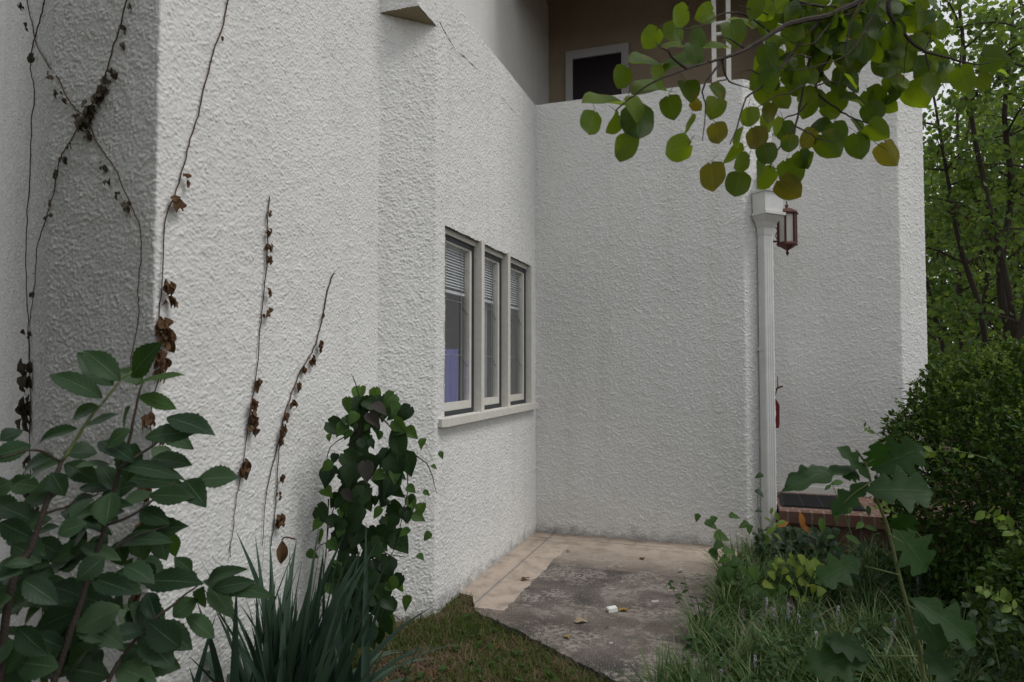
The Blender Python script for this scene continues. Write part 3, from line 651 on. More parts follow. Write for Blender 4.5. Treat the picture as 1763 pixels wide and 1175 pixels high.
LV = [(1018,213,44,-20,0),(1039,178,85,-70,2),(1111,110,72,-60,2),(1176,113,76,-75,2),(1119,156,74,-60,2),(1099,211,64,5,0),(1075,256,48,0,0),(1056,214,40,-35,3),(1166,257,50,-60,3),(1156,187,40,10,0),(1185,159,42,5,0),(1185,214,34,-30,3),(1235,161,36,30,0),(1229,188,40,-20,0),(1235,231,38,20,1),(1200,182,22,40,1),(1232,83,46,-80,2),(1263,60,46,10,0),(1202,70,44,-10,0),(1163,57,42,10,0),(1170,29,40,-60,0),(1212,26,38,-70,3),(1120,67,38,-40,0),(1156,80,40,-70,2),(1071,135,40,-30,0),(1090,190,46,20,0),(1135,135,40,-10,0),(1195,95,42,20,0),
(1313,47,50,-80,2),(1372,77,45,0,0),(1325,100,45,15,0),(1290,202,36,10,0),(1301,239,42,0,1),(1275,239,36,-25,3),(1261,271,45,-70,3),(1277,282,36,-50,0),(1226,306,50,0,1),(1270,318,46,-15,0),(1313,291,38,-40,0),(1321,266,38,20,0),(1320,310,42,-50,0),(1359,248,32,0,0),(1384,277,32,-20,0),(1362,300,48,30,0),(1360,325,46,50,1),(1326,141,42,0,0),(1298,141,36,-30,3),(1314,165,40,20,0),(1326,196,32,-10,1),(1353,227,36,20,0),(1341,221,32,-20,0),(1347,171,40,30,0),(1369,107,42,-10,0),(1353,18,50,10,0),
(1491,46,50,0,0),(1545,57,42,30,0),(1572,34,50,40,0),(1537,19,44,0,0),(1602,61,26,0,4),(1514,86,42,20,0),(1465,111,46,10,0),(1526,115,50,-10,0),(1472,142,38,0,0),(1499,77,40,-20,0),(1545,86,36,10,0),(1610,77,42,60,0),(1610,109,46,10,0),(1633,126,46,20,0),(1660,138,46,30,0),(1714,101,50,80,0),(1710,122,52,75,2),(1693,142,30,40,5),(1558,144,22,0,5),(1604,149,42,-40,0),(1580,165,54,60,0),(1507,174,46,40,0),(1530,184,32,60,0),(1503,195,42,20,0),(1469,176,44,70,2),(1442,176,40,10,0),(1430,191,38,-20,0),(1388,188,36,-30,0),(1422,142,42,30,0),(1461,88,42,-20,0),(1407,216,36,-50,3),(1512,226,42,50,0),(1476,224,40,20,0),(1478,253,44,10,0),(1430,251,50,30,0),(1392,241,36,-30,1),(1442,230,38,10,0),(1533,266,46,20,1),(1355,230,30,0,0),(1384,276,34,40,0),(1315,132,36,0,0),(1334,138,36,20,0),(1323,214,34,-20,0),(1376,107,40,30,0),(1334,73,40,0,0),(1369,46,42,10,0),(1323,46,40,-20,0),(1396,38,40,20,0),(1422,76,42,0,0),(1445,31,42,10,0),(1453,8,42,0,0),(1484,8,40,0,0),(1514,11,40,-20,0),(1403,8,44,20,0),(1357,23,42,0,0),(1338,8,40,0,0),(1300,15,40,-30,0),(1410,100,40,-20,0),(1440,60,42,20,0),(1395,130,38,10,0),(1450,130,38,-10,0),(1412,170,36,0,0),(1370,150,36,20,0),(1345,105,38,-20,0),(1480,100,40,0,0),(1535,150,30,0,0),(1560,110,36,30,0),(1585,75,36,20,0),(1380,60,40,-20,0),(1500,30,40,30,0),(1425,45,42,-10,0),(1462,60,40,0,0),(1405,-5,44,0,0),(1470,-10,44,10,0),(1530,-5,44,0,0),(1580,5,40,30,0),(1350,-8,44,0,0)]
for _ in range(135):
    LV.append((random.triangular(1275, 1640, 1460), random.triangular(-25, 190, 20), random.uniform(26, 46), random.uniform(-70, 70), random.choice((0, 0, 0, 2, 3))))
fo = MB(); turned = MB(); yel = MB(); br_ = MB(); pet = MB()
for (px, py, wpx, ang, fl) in LV:
    d = D(px, py) + random.uniform(-.12, .22)
    sz = .97 * wpx * d / FPX; a = R(ang + random.uniform(-12, 12))
    dirv = nrm(-UP * math.cos(a) + RT * math.sin(a))
    nh = nrm(FW * random.uniform(.45, 1.0) + UP * random.uniform(.2, .9) + RT * random.uniform(-.6, .6))
    if fl == 2:
        nh = nrm(UP * 1.0 + TOCAM * .75 + RT * random.uniform(-.2, .2)); dirv = nrm(RT * math.sin(a) * 1 - UP * .45 * abs(math.cos(a)) + FW * -.35)
    if fl == 3: nh = nrm(FW * random.uniform(-.5, .5) + RT * .8 * random.choice((-1, 1)) + UP * .4)
    if fl == 0 and random.random() < .16: nh = nrm(UP * .9 + TOCAM * .6 + RT * random.uniform(-.4, .4))
    dirv = nrm(dirv + FW * random.uniform(-.3, .3))
    c = at(px, py, d); Ln = sz * 1.02
    mb = {1: turned, 4: br_, 5: yel}.get(fl, fo)
    base = c - dirv * Ln * .48
    add_leaf(mb, base, c + dirv * Ln * .52, sz * .98, nh, 'heart', random.uniform(.08, .62), random.uniform(-.05, .42), 13, .028)
    pet.tube([base + UP * .03 + RT * random.uniform(-.03, .03), base + UP * .008, base + dirv * .004], .0009, .0008, 4, 2)
fo.build('foliage', M['redbud'], rb, True)
o = turned.build('foliage', leafmat('redbud leaf turning', [(0.10, 0.12, 0.02), (0.15, 0.14, 0.02)], (0.48, 0.42, 0.02), .45, .3, (0.26, 0.07, 0.015), .45), rb, True); tag(o, 'leaves turning yellow and orange')
o = yel.build('foliage', M['yellowleaf'], rb, True); tag(o, 'small yellow leaves')
o = br_.build('foliage', M['deadleaf'], rb, True); tag(o, 'withered brown leaf')
tag(pet.build('petiole', M['twig'], rb), kind='stuff')

# ------------------------------------------------------------ dead creeper stems on the wall
def pick(px, py):
    u = nrm([.867, -.499, 0]); nD = np.array([u[1], -u[0], 0]); q = np.array([XD, YC, 0]); r = ray(px, py)
    pD = EYE + r * (np.dot(q - EYE * [1, 1, 0], nD) / np.dot(r, nD))
    if onY(px, py, YC)[0] < XD: return pD + nD * .009, nD
    for pl, f in ((XA, lambda p: YC <= p[1] <= YB), (None, lambda p: XD <= p[0] <= XA)):
        p = onX(px, py, pl) if pl is not None else onY(px, py, YC)
        if f(p): return p + (np.array([.009, 0, 0]) if pl is not None else np.array([0, -.009, 0])), (np.array([1., 0, 0]) if pl is not None else np.array([0, -1., 0]))
    return at(px, py, 2.5), TOCAM
def dead_vine(pts, leaves, label, r=.0032, extra=()):
    P = [pick(*p)[0] for p in pts]
    o = empty('dead_vine', P[-1], label, 'vine', 'dry creeper stems on the stucco')
    b = MB(); Q = spline(P, 5); b.tube(Q, r, r * .55, 5, 1, .0016)
    for q in Q[::2]:
        if random.random() < .75: b.tube([q, q + [random.uniform(-.002, .012), random.uniform(-.022, .022), random.uniform(-.012, .02)]], r * .4, r * .2, 4, 1)
    for e in extra: b.tube([pick(*p)[0] for p in e], r * .8, r * .4, 5, 4, .0015)
    b.build('stem', M['twig'], o)
    lb = MB()
    for (px, py, s, n) in leaves:
        p, nn = pick(px, py); dd = np.dot(p - EYE, FW); L0 = s * dd / FPX
        for _ in range(int(n * 1.7)):
            bs = p + nn * random.uniform(.004, .02) + np.array([0, random.uniform(-.3, .3) * L0, random.uniform(-.35, .35) * L0])
            tp = bs + np.array([random.uniform(-.05, .25), random.uniform(-.35, .35), -random.uniform(.5, 1.0)]) * L0
            add_leaf(lb, bs, tp, L0 * random.uniform(.35, .7), nn + rng.normal(0, .5, 3), 'ovate', random.uniform(.3, 1.2), random.uniform(-.4, .5), 6, .08)
    lb.build('dry_leaves', M['deadleaf'] if leaves[0][1] > 280 and pts[0][0] > 260 else M['greydead'], o, True)
dead_vine([(390, -10), (383, 40), (365, 90), (352, 140), (338, 200), (322, 250), (310, 300), (298, 335), (283, 375), (278, 430), (275, 500), (270, 560), (272, 640), (262, 720), (262, 800), (245, 900), (240, 1000), (235, 1090)],
    [(300, 345, 26, 4), (315, 305, 18, 2), (281, 490, 24, 5), (283, 508, 22, 4), (275, 555, 34, 6), (278, 575, 30, 6), (270, 610, 30, 6), (268, 640, 24, 4), (378, 65, 8, 2), (262, 715, 24, 5), (262, 745, 22, 5), (265, 775, 24, 5), (262, 800, 22, 4), (258, 840, 26, 5), (255, 900, 28, 5), (250, 965, 28, 6), (245, 1020, 26, 5), (240, 1060, 26, 5)],
    'tallest dead creeper on the lit wall, reaching the top edge beside the wall corner')
dead_vine([(462, 340), (457, 380), (458, 430), (452, 500), (445, 570), (438, 650), (428, 710), (415, 800), (403, 870), (393, 960)],
    [(456, 365, 12, 3), (456, 395, 12, 3), (457, 420, 14, 4), (458, 445, 14, 4), (456, 500, 14, 3), (452, 535, 16, 3), (438, 655, 18, 4), (430, 690, 22, 6), (428, 715, 22, 6), (427, 735, 18, 4), (414, 795, 20, 5), (412, 805, 18, 4)],
    'middle dead creeper on the lit wall, a thin stem ending halfway up')
dead_vine([(572, 470), (562, 500), (550, 560), (538, 600), (515, 640), (495, 690), (482, 740), (476, 800), (472, 870), (465, 940)],
    [(551, 540, 10, 2), (545, 590, 18, 4), (533, 615, 16, 4), (518, 632, 14, 4), (508, 660, 14, 4), (498, 690, 14, 5), (486, 715, 14, 5), (480, 735, 18, 6), (478, 755, 16, 4), (478, 820, 14, 3), (475, 850, 12, 3), (474, 890, 20, 5)],
    'slanting dead creeper nearest the chamfered corner, leaning right with small crumpled leaves', .004, [[(483, 740), (470, 790), (455, 860), (448, 940)]])
dead_vine([(48, -10), (56, 30), (66, 75), (85, 110), (105, 140), (125, 180), (150, 205), (172, 250), (200, 290), (224, 345), (243, 390), (246, 440), (240, 500), (242, 540), (232, 600), (226, 640)],
    [(45, 8, 12, 3), (57, 45, 14, 2), (63, 95, 16, 2), (92, 130, 12, 2), (107, 158, 14, 3), (122, 175, 12, 3), (137, 197, 14, 3), (148, 210, 18, 5), (158, 232, 16, 4), (184, 283, 14, 3), (196, 312, 14, 2), (210, 335, 12, 2), (224, 352, 18, 4)],
    'dead creeper running from upper left down to the right across the shaded wall face')
dead_vine([(225, -10), (213, 35), (200, 80), (188, 120), (172, 160), (155, 195), (138, 225), (120, 250), (106, 280), (96, 335), (82, 380), (68, 430), (62, 500), (56, 560), (55, 620)],
    [(229, 12, 12, 2), (217, 48, 14, 3), (215, 80, 14, 2), (200, 122, 20, 3), (190, 135, 18, 4), (183, 155, 20, 6), (175, 165, 22, 6), (165, 185, 22, 6), (160, 200, 20, 5), (150, 212, 18, 4), (125, 250, 12, 2), (117, 272, 14, 3), (105, 298, 14, 2), (95, 348, 12, 2), (90, 370, 14, 2), (64, 502, 14, 2)],
    'dead creeper crossing the shaded wall face from upper right to lower left with grey leaves')
dead_vine([(84, -10), (72, 40), (60, 80), (57, 120), (63, 160), (58, 220), (55, 300), (50, 380), (49, 460), (52, 540), (54, 600), (56, 680), (55, 760), (60, 860), (70, 960), (78, 1070), (82, 1140)],
    [(64, 98, 18, 2), (54, 570, 14, 3), (56, 625, 26, 5), (55, 655, 28, 6), (53, 690, 34, 7), (54, 720, 24, 4), (60, 790, 26, 4), (62, 830, 28, 5), (68, 880, 30, 6), (72, 940, 30, 6), (74, 1000, 34, 8), (80, 1080, 30, 8)],
    'leftmost dead creeper, hanging almost straight down near the left edge of the photo')

# ------------------------------------------------------------ left foreground sapling
sp = empty('leafy_sapling', (-1.25, 1.25, gz(-1.25, 1.25)), 'dark leafy sapling with toothed leaves at the left front of the wall', 'sapling')
b = MB(); yb = MB()
def dl(px): return float(np.interp(px, [0, 200, 420], [1.55, 1.72, 1.95]))
def ST(mb, pts, r0, r1, dz=0): mb.tube([at(x, y, dl(x) + dz) for x, y in pts], r0, r1, 6, 4, .0008)
ST(b, [(-10, 1260), (16, 1023), (53, 944), (74, 885), (106, 795)], .010, .006)
ST(yb, [(106, 795), (144, 736), (180, 690), (207, 656), (228, 640)], .005, .002)
ST(b, [(75, 1260), (96, 1167), (133, 1055), (160, 975), (181, 906), (207, 805), (222, 760), (234, 700), (245, 660)], .009, .0025)
ST(b, [(160, 1260), (190, 1166), (246, 1086), (300, 1040), (341, 1007)], .007, .002)
ST(b, [(181, 906), (240, 880), (300, 830)], .004, .002, .03); ST(b, [(207, 805), (260, 770), (300, 745)], .004, .002, -.03)
ST(b, [(106, 795), (60, 775), (0, 790)], .004, .002); ST(b, [(160, 975), (220, 930), (290, 905)], .004, .002); ST(b, [(74, 885), (120, 870), (170, 850)], .004, .002, .05)
b.build('stem', M['bark'], sp, True); yb.build('stem', M['greenstem'], sp, True)
SL = [(176,686,82,638,50),(194,664,133,606,54),(207,656,141,600,50),(226,648,274,590,56),(234,664,314,638,36),(239,683,306,702,36),(287,720,370,745,52),(250,755,346,739,44),(133,739,59,760,36),(144,736,207,710,34),(53,768,-20,790,50),(225,700,212,738,30),(202,805,319,816,44),(340,827,412,821,58),(319,827,351,869,50),(234,763,215,830,60),(191,848,181,906,56),(160,859,122,896,44),(229,917,324,906,50),(245,917,247,965,54),(202,933,210,975,42),(271,922,287,965,40),(298,917,300,960,38),(160,940,80,965,48),(160,997,234,1021,44),(207,1045,128,1087,60),(223,1040,290,1085,56),(298,1062,340,1030,46),(310,1115,250,1070,60),(341,1007,305,990,36),(350,1000,470,1025,40),(355,1005,415,975,34),(352,1010,345,1050,38),(360,1010,400,1060,42),(365,1015,440,1000,34),(330,985,300,960,32),(106,795,40,820,46),(110,800,170,830,44),(60,900,0,870,50),(60,930,110,960,46),(40,985,-20,1000,52),(40,1000,100,1040,50),(20,1030,-30,1060,54),(130,1060,60,1090,56),(135,1065,210,1110,60),(100,1150,20,1140,60),(110,1150,190,1165,60),(60,1100,10,1160,60),(240,1090,300,1150,58),(200,1150,270,1175,56),(150,880,220,865,46),(100,850,30,870,48),(120,820,60,850,44),(240,880,290,900,40),(180,960,130,1000,48),(170,700,120,720,34),(262,770,300,800,38),(276,740,330,770,40),(260,790,330,800,44),(210,870,270,850,42),(225,740,180,770,40),(190,800,130,800,46),(170,760,230,790,44),(20,830,-20,850,44),(0,900,60,930,46),(90,1010,150,1030,52),(30,1080,80,1130,54),(160,1110,110,1160,54),(0,760,40,740,40),(200,640,250,660,36),(215,975,265,1000,46),(100,920,150,900,46),(70,840,10,830,44),(265,1120,215,1150,50),(320,1060,370,1100,44)]
fo = MB(); fr = MB()
for _ in range(95):
    bx, by = random.uniform(-20, 270), random.triangular(760, 1190, 1120); a = random.uniform(-.6, 3.7); L0 = random.uniform(35, 105)
    SL.append((bx, by, bx + L0 * math.cos(a), by + L0 * .6 * math.sin(a), L0 * random.uniform(.42, .58)))
for i, (bx, by, tx_, ty_, wd) in enumerate(SL):
    for rep in range(2 if (by > 760 and bx < 230 and i < 72) else 1):
        jx, jy = (0, 0) if rep == 0 else (random.uniform(-50, 50), random.uniform(-30, 50))
        d = dl(bx) + random.uniform(-.12, .14) + (.12 if rep else 0) + (random.uniform(.02, .3) if i >= 72 else 0)
        B_, T_ = at(bx + jx, by + jy, d), at(tx_ + jx, ty_ + jy, d + random.uniform(-.07, .05))
        nh = nrm(UP * random.uniform(.5, 1.2) + TOCAM * random.uniform(.5, 1.2) + RT * random.uniform(-.5, .5))
        add_leaf(fr if i in (22, 4, 5) else fo, B_, T_, .86 * wd * d / FPX, nh, 'ovate', random.uniform(.12, .6), random.uniform(.02, .45), 19, .016, .05)
fo.build('foliage', M['sapleaf'], sp, True); tag(fr.build('foliage', M['freshleaf'], sp, True), 'bright young leaves')

# ------------------------------------------------------------ strap-leaved clump
ic = onZ(500, 1150, gz(-1.6, 2.8)); ic = np.array([-1.80, 2.36, gz(-1.80, 2.36)])
yu = empty('iris_clump', ic, 'clump of stiff sword-shaped blue-green leaves below the creeper', 'plant')
b = MB()
for i in range(115):
    r = abs(rng.normal(0, .17)); an = random.uniform(0, 2 * math.pi)
    p = ic + [r * math.cos(an) * 1.15, r * math.sin(an) * .8, 0]
    blade(b, p, random.gauss(.35, 1.3) if random.random() < .6 else random.uniform(0, 6.28), abs(random.gauss(.22, .16)), random.uniform(.5, 1.0), random.uniform(.04, .062), random.uniform(.0, .35), 8, random.uniform(-1.2, 1.2))
for i in range(75):
    an = random.uniform(0, 6.28); p = ic + [.12 * math.cos(an), .1 * math.sin(an), 0]
    blade(b, p, an, random.uniform(.5, .9), random.uniform(.5, .85), random.uniform(.04, .058), random.uniform(.7, 1.7), 10, random.uniform(-.4, .4))
b.build('leaves', M['strap'], yu, True)
b = MB(); q = at(485, 950, 3.0); add_leaf(b, q + [0, 0, .05], q - [0, .0, .06], .05, TOCAM + RT * .5, 'ovate', .9, .3, 8, .05); b.tube([q + [.07, 0, .06], q + [.02, 0, .065], q + [0, 0, .05]], .004, .003, 5, 3); b.build('dead_leaf', M['deadleaf'], yu, True)

# ------------------------------------------------------------ creeper-covered stake
cb = np.array([-1.82, 3.30, gz(-1.82, 3.3)])
cr = empty('creeper_column', cb, 'upright bushy creeper with heart-shaped leaves in front of the chamfered corner', 'plant')
def dc(px, py): return 3.62
b = MB(); cpts = [at(615, 1100, 3.6), at(608, 980, 3.6), at(612, 880, 3.62), at(612, 790, 3.62), at(622, 720, 3.6), at(640, 690, 3.6)]
b.tube(cpts, .017, .006, 7, 4, .002)
for pts in ([(640, 700), (690, 760), (702, 830), (695, 880), (672, 960), (640, 1000)], [(612, 800), (575, 870), (560, 960), (555, 1050)], [(565, 860), (562, 960)], [(620, 740), (570, 770), (558, 830)], [(650, 860), (690, 850), (725, 880)], [(600, 920), (560, 935), (540, 950)], [(690, 770), (735, 800), (752, 850)], [(630, 720), (612, 660), (606, 645)], [(620, 900), (660, 950), (700, 960)], [(600, 1000), (650, 1040), (690, 1070)]):
    b.tube([at(x, y, 3.6 + random.uniform(-.08, .08)) for x, y in pts], .004, .0016, 5, 4, .002)
b.build('stem', M['bark'], cr)
fo = MB(); fr = MB(); wi = MB()
env = lambda y: np.interp(y, [690, 720, 760, 850, 900, 950, 1010, 1100], [38, 62, 85, 84, 86, 74, 62, 48])
cen = lambda y: np.interp(y, [690, 760, 900, 1100], [650, 636, 635, 628])
def cleaf(mb, px, py, s, dd=None, up=.55):
    d = 3.58 + random.uniform(-.16, .14) if dd is None else dd
    c = at(px, py, d); L0 = s * d / FPX; a = R(random.uniform(-65, 65))
    dirv = nrm(-UP * math.cos(a) + RT * math.sin(a) + TOCAM * random.uniform(-.1, .6))
    nh = nrm(TOCAM * .8 + UP * random.uniform(0, .9) + RT * random.uniform(-.6, .6))
    add_leaf(mb, c - dirv * L0 * .5, c + dirv * L0 * .5, L0 * random.uniform(.7, .9), nh, 'cordate', random.uniform(.15, .7), random.uniform(0, .35), 9, .02)
for i in range(155):
    py = random.uniform(700, 1100); hw = env(py)
    px = cen(py) + random.triangular(-1, 1, random.choice((-.45, .4))) * hw
    cleaf(fo, px, py, random.uniform(18, 50))
for _ in range(26):
    yy_ = random.uniform(700, 1060); cleaf(fr, cen(yy_) + random.uniform(-1.15, 1.15) * env(yy_), yy_, random.uniform(14, 28), 3.44)
for px, py, s in ((618, 682, 34), (650, 684, 32), (668, 692, 34), (600, 700, 30), (690, 720, 30), (710, 748, 28), (708, 870, 30), (725, 880, 26), (722, 892, 24), (735, 925, 18), (550, 925, 26), (545, 905, 24), (540, 955, 22), (565, 850, 26), (690, 1010, 26), (700, 1040, 26), (672, 1065, 28), (520, 940, 24), (575, 940, 26), (640, 700, 26), (678, 845, 20), (760, 785, 14), (748, 805, 12), (735, 850, 14), (725, 960, 16), (680, 760, 30), (690, 735, 32)):
    cleaf(fr, px, py, s)
for px, py, s in ((655, 706, 34), (645, 725, 36), (630, 815, 38), (600, 855, 28)): cleaf(wi, px, py, s, 3.42)
fo.build('foliage', M['vineleaf'], cr, True); tag(fr.build('foliage', M['freshleaf'], cr, True), 'bright young leaves'); tag(wi.build('foliage', leafmat('withered creeper leaf', [(0.045, 0.042, 0.036), (0.06, 0.054, 0.046)], (0.05, 0.04, 0.03), 0.8, 0, None, 0.1), cr, True), 'withered grey leaves')

# ------------------------------------------------------------ lawn and bed
def inside(poly, x, y):
    c = False; n = len(poly); j = n - 1
    for i in range(n):
        if (poly[i][1] > y) != (poly[j][1] > y) and x < (poly[j][0] - poly[i][0]) * (y - poly[i][1]) / (poly[j][1] - poly[i][1] + 1e-12) + poly[i][0]: c = not c
        j = i
    return c
lawn = [(-2.18, 3.0), (-2.18, 3.8), (-1.94, 4.06), (-1.94, 4.5), (-1.80, 4.48), (-1.66, 4.23), (-1.28, 4.0), (-.88, 3.72), (-.50, 3.46), (-.15, 3.2), (-.1, 2.2), (-2.18, 2.2)]
g1, g2 = MB(), MB(); nblade = 0
while nblade < 27000:
    x, y = random.uniform(-2.2, -.1), random.uniform(2.2, 4.5)
    if not inside(lawn, x, y): continue
    f = math.sin(3.7 * x + 1.3) * math.cos(4.9 * y - .6) + .6 * math.sin(9 * x - 7 * y) + .3 * math.sin(21 * x + 17 * y)
    green = random.random() < (.43 + .30 * f)
    if not green and random.random() < .25: continue
    z = gz(x, y) - .004
    blade(g1 if green else g2, (x, y, z), random.uniform(0, 6.28), random.uniform(.1, .8) if green else random.uniform(.7, 1.5), random.uniform(.035, .085) if green else random.uniform(.04, .10), random.uniform(.0035, .006), random.uniform(.3, 1.2), 4, 0)
    nblade += 1
tag(g1.build('lawn_grass', M['grass'], None, True), kind='stuff'); tag(g2.build('dry_grass', M['straw'], None, True), kind='stuff')
wd = MB()
for i in range(60):
    x, y = random.uniform(-2.0, -.5), random.uniform(2.6, 4.2)
    if not inside(lawn, x, y): continue
    for k in range(random.randint(4, 8)):
        an = random.uniform(0, 6.28); L0 = random.uniform(.02, .045)
        p = np.array([x, y, gz(x, y) + random.uniform(.01, .03)])
        add_leaf(wd, p, p + [L0 * math.cos(an), L0 * math.sin(an), random.uniform(-.005, .02)], L0 * .7, (0, 0, 1), 'ovate', .2, .2, 5)
tag(wd.build('lawn_weeds', M['freshleaf'], None, True), kind='stuff')

def bed(x, y):   # planting bed to the right of the patio
    e = np.interp(y, [2.0, 3.2, 3.7, 4.4, 5.2, 5.9, 6.3], [-.55, -.42, -.32, -.22, -.14, -.10, .0])
    return x > e and x < 3.0 and y < 6.35
li = MB(); ncl = 0
while ncl < 560:
    x, y = random.uniform(-.55, 2.2), random.uniform(2.3, 6.3)
    if not bed(x + .02, y): continue
    if random.random() > np.interp(y, [2.3, 4.6, 6.3], [1, .9, .35]): continue
    ncl += 1; vig = random.uniform(.75, 1.2)
    for k in range(random.randint(20, 34)):
        an = random.uniform(0, 6.28); r = random.uniform(0, .05)
        blade(li, (x + r * math.cos(an), y + r * math.sin(an), gz(x, y) - .01), an + random.gauss(0, .4), random.uniform(.1, .65), random.uniform(.20, .36) * vig, random.uniform(.007, .012), random.uniform(.5, 1.7), 7, random.uniform(-.5, .5))
tag(li.build('liriope_bed', M['liriope'], None, True), kind='stuff')
dirt = MB()
for i in range(900):
    x, y = random.uniform(-.3, 2.6), random.uniform(2.5, 6.35)
    if not bed(x, y): continue
    p = np.array([x, y, gz(x, y) + random.uniform(.01, .12)]); an = random.uniform(0, 6.28); L0 = random.uniform(.03, .06)
    add_leaf(dirt, p, p + [L0 * math.cos(an), L0 * math.sin(an), random.uniform(-.01, .02)], L0 * .75, (random.uniform(-.5, .5), random.uniform(-.8, .2), 1), 'ivy', .2, .15, 6)
tag(dirt.build('ground_cover', M['vineleaf'], None, True), kind='stuff')

mw = MB(); ms = MB()
for i in range(120):
    x, y = random.uniform(-.35, 1.7), random.uniform(2.7, 6.3)
    if not bed(x + .05, y): continue
    h = random.uniform(.14, .36); p = np.array([x, y, gz(x, y)]); q = p + [random.gauss(0, .06), random.gauss(0, .06), h]
    ms.tube([p, (p + q) / 2 + rng.normal(0, .012, 3), q], .0022, .0012, 4, 2)
    for k in range(random.randint(9, 20)):
        c = p + (q - p) * random.uniform(.35, 1.05); an = random.uniform(0, 6.28); L0 = random.uniform(.026, .055)
        add_leaf(mw, c, c + np.array([math.cos(an), math.sin(an), random.uniform(-.5, .45)]) * L0, L0 * random.uniform(.45, .7), (random.uniform(-.4, .4), random.uniform(-.7, .2), 1), random.choice(('ovate', 'ovate', 'ivy')), .25, .2, 6)
tag(mw.build('mixed_weeds', M['weedleaf'], None, True), kind='stuff'); tag(ms.build('weed_stems', M['greenstem']), kind='stuff')

spots = [(1357, 1070, 'taller lilac flower spike in the grassy bed, near its middle'), (1443, 1075, 'lilac flower spike just left of the lobed sapling in the grassy bed'), (1333, 1080, None), (1375, 1090, None), (1540, 1090, None), (1558, 985, None), (1600, 1010, None), (1320, 1060, None), (1242, 1165, None), (1300, 1160, None), (1405, 1120, None), (1535, 1115, None), (1660, 1010, None), (1580, 1025, None)]
for i, (px, py, lab) in enumerate(spots):
    g = onZ(px, py + 40, -.05); g[2] = gz(g[0], g[1]); tp = at(px, py - 30, np.dot(g - EYE, FW) - .02)
    o = empty('flower_spike', g, lab or 'small lilac flower spike rising among the long grassy leaves of the bed', 'flower', 'small lilac flower spikes in the bed' if lab is None else None)
    b = MB(); b.tube([g, (g + tp) / 2 + [.01, 0, 0], tp], .0022, .0015, 5, 4); b.build('stalk', M['greenstem'], o)
    b = MB(); H_ = tp - g
    for k in range(46):
        t = random.uniform(.55, 1.02); an = random.uniform(0, 6.28); rr = .007 * (1.1 - t * .7)
        c = g + H_ * t + [rr * math.cos(an), rr * math.sin(an), 0]; s = random.uniform(.002, .004)
        b.obox(c, rng.normal(size=3), (0, 0, 1), (1, .2, 0), s, s, s)
    b.build('petals', M['lilac'], o)

# ------------------------------------------------------------ privet hedge
def bush(name, centre, rad, nleaf, label, cat, shoots, size=(.022, .04), seed=1, mat='privet', base_z=-.1):
    o = empty(name, (centre[0], centre[1], gz(centre[0], centre[1])), label, cat)
    c = np.array(centre); rad = np.array(rad)
    u = rdir(nleaf); u = u[u[:, 2] > -.85]; m = len(u)
    lump = 1 + .06 * np.sin(5 * u[:, 0] * 1.7 + seed) * np.cos(6 * u[:, 2] + seed) + .04 * np.sin(11 * u[:, 1] + 9 * u[:, 2] + seed) + .03 * np.sin(23 * u[:, 0] + 19 * u[:, 2])
    dep = 1 - np.abs(rng.normal(0, .07, m)) - (rng.random(m) < .25) * rng.random(m) * .5
    P = c + u * rad * (lump * dep)[:, None]
    Dv = u * .7 + rdir(m) * .8 + np.array([0, 0, .15]); N = np.array([0, 0, 1.0]) + u * .6 + rdir(m) * .6
    fo = MB(); scatter_leaves(fo, P, Dv, N, rng.uniform(size[0], size[1], m), .55); fo.build('foliage', M[mat], o)
    tw = MB()
    for i in range(46):
        v = nrm(rng.normal(size=3) * [1, 1, .5] + [0, 0, .8]); base = c * [1, 1, 0] + [random.uniform(-.25, .25) * rad[0], random.uniform(-.25, .25) * rad[1], base_z]
        e = c + v * rad * .96; mid = (base + e) / 2 + rng.normal(0, .08, 3)
        tw.tube([base, mid, e], .010, .002, 5, 4, .003)
    tw.build('branches', M['bark'], o)
    if shoots:
        sh = MB(); stl = MB()
        for i in range(shoots):
            v = nrm(rng.normal(size=3) * [1, 1, .6] + [-.2, -.35, 1.05]); e = c + v * rad * random.uniform(.90, 1.0)
            dirv = nrm(v * .6 + rng.normal(0, .5, 3) + [0, 0, .6]); Ln = random.uniform(.05, .13); tip = e + dirv * Ln
            stl.tube([e, (e + tip) / 2 + rng.normal(0, .01, 3), tip], .0022, .001, 4, 2)
            k = random.randint(7, 13); t = np.linspace(.1, 1, k)
            PP = e + np.outer(t, dirv * Ln); DD = dirv * .5 + rdir(k) * .9
            scatter_leaves(sh, PP, DD, np.tile([0, 0, 1.0], (k, 1)) + rdir(k) * .5, rng.uniform(.016, .034, k), .55)
        tag(sh.build('shoots', M['shoot'], o), 'bright new growth', kind='stuff'); tag(stl.build('shoot_stem', M['greenstem'], o), kind='stuff')
    return o
bush('privet_bush', (1.80, 5.25, .72), (.93, .80, 1.02), 30000, 'big rounded privet bush hiding the right end of the brick landing', 'bush', 720, (.032, .055))
bush('added_shade_hedge', (-3.2, .25, 2.0), (1.6, .85, 3.0), 9500, 'unseen hedge added beyond the left edge to shade the recessed wall faces', 'hedge', 0, (.13, .18), 3)  # out of view, added only to block sky from the left wall faces
bush('privet_bush', (1.85, 4.0, .25), (.75, .70, .80), 13000, 'lower dark sprawling privet bush at the right edge, in front of the big rounded one', 'bush', 26, (.03, .05), 4)
bush('privet_bush', (2.7, 6.5, .75), (.9, .8, 1.05), 9000, 'partly hidden privet bush behind the big rounded one, against the trees', 'bush', 60, (.032, .055), 9)
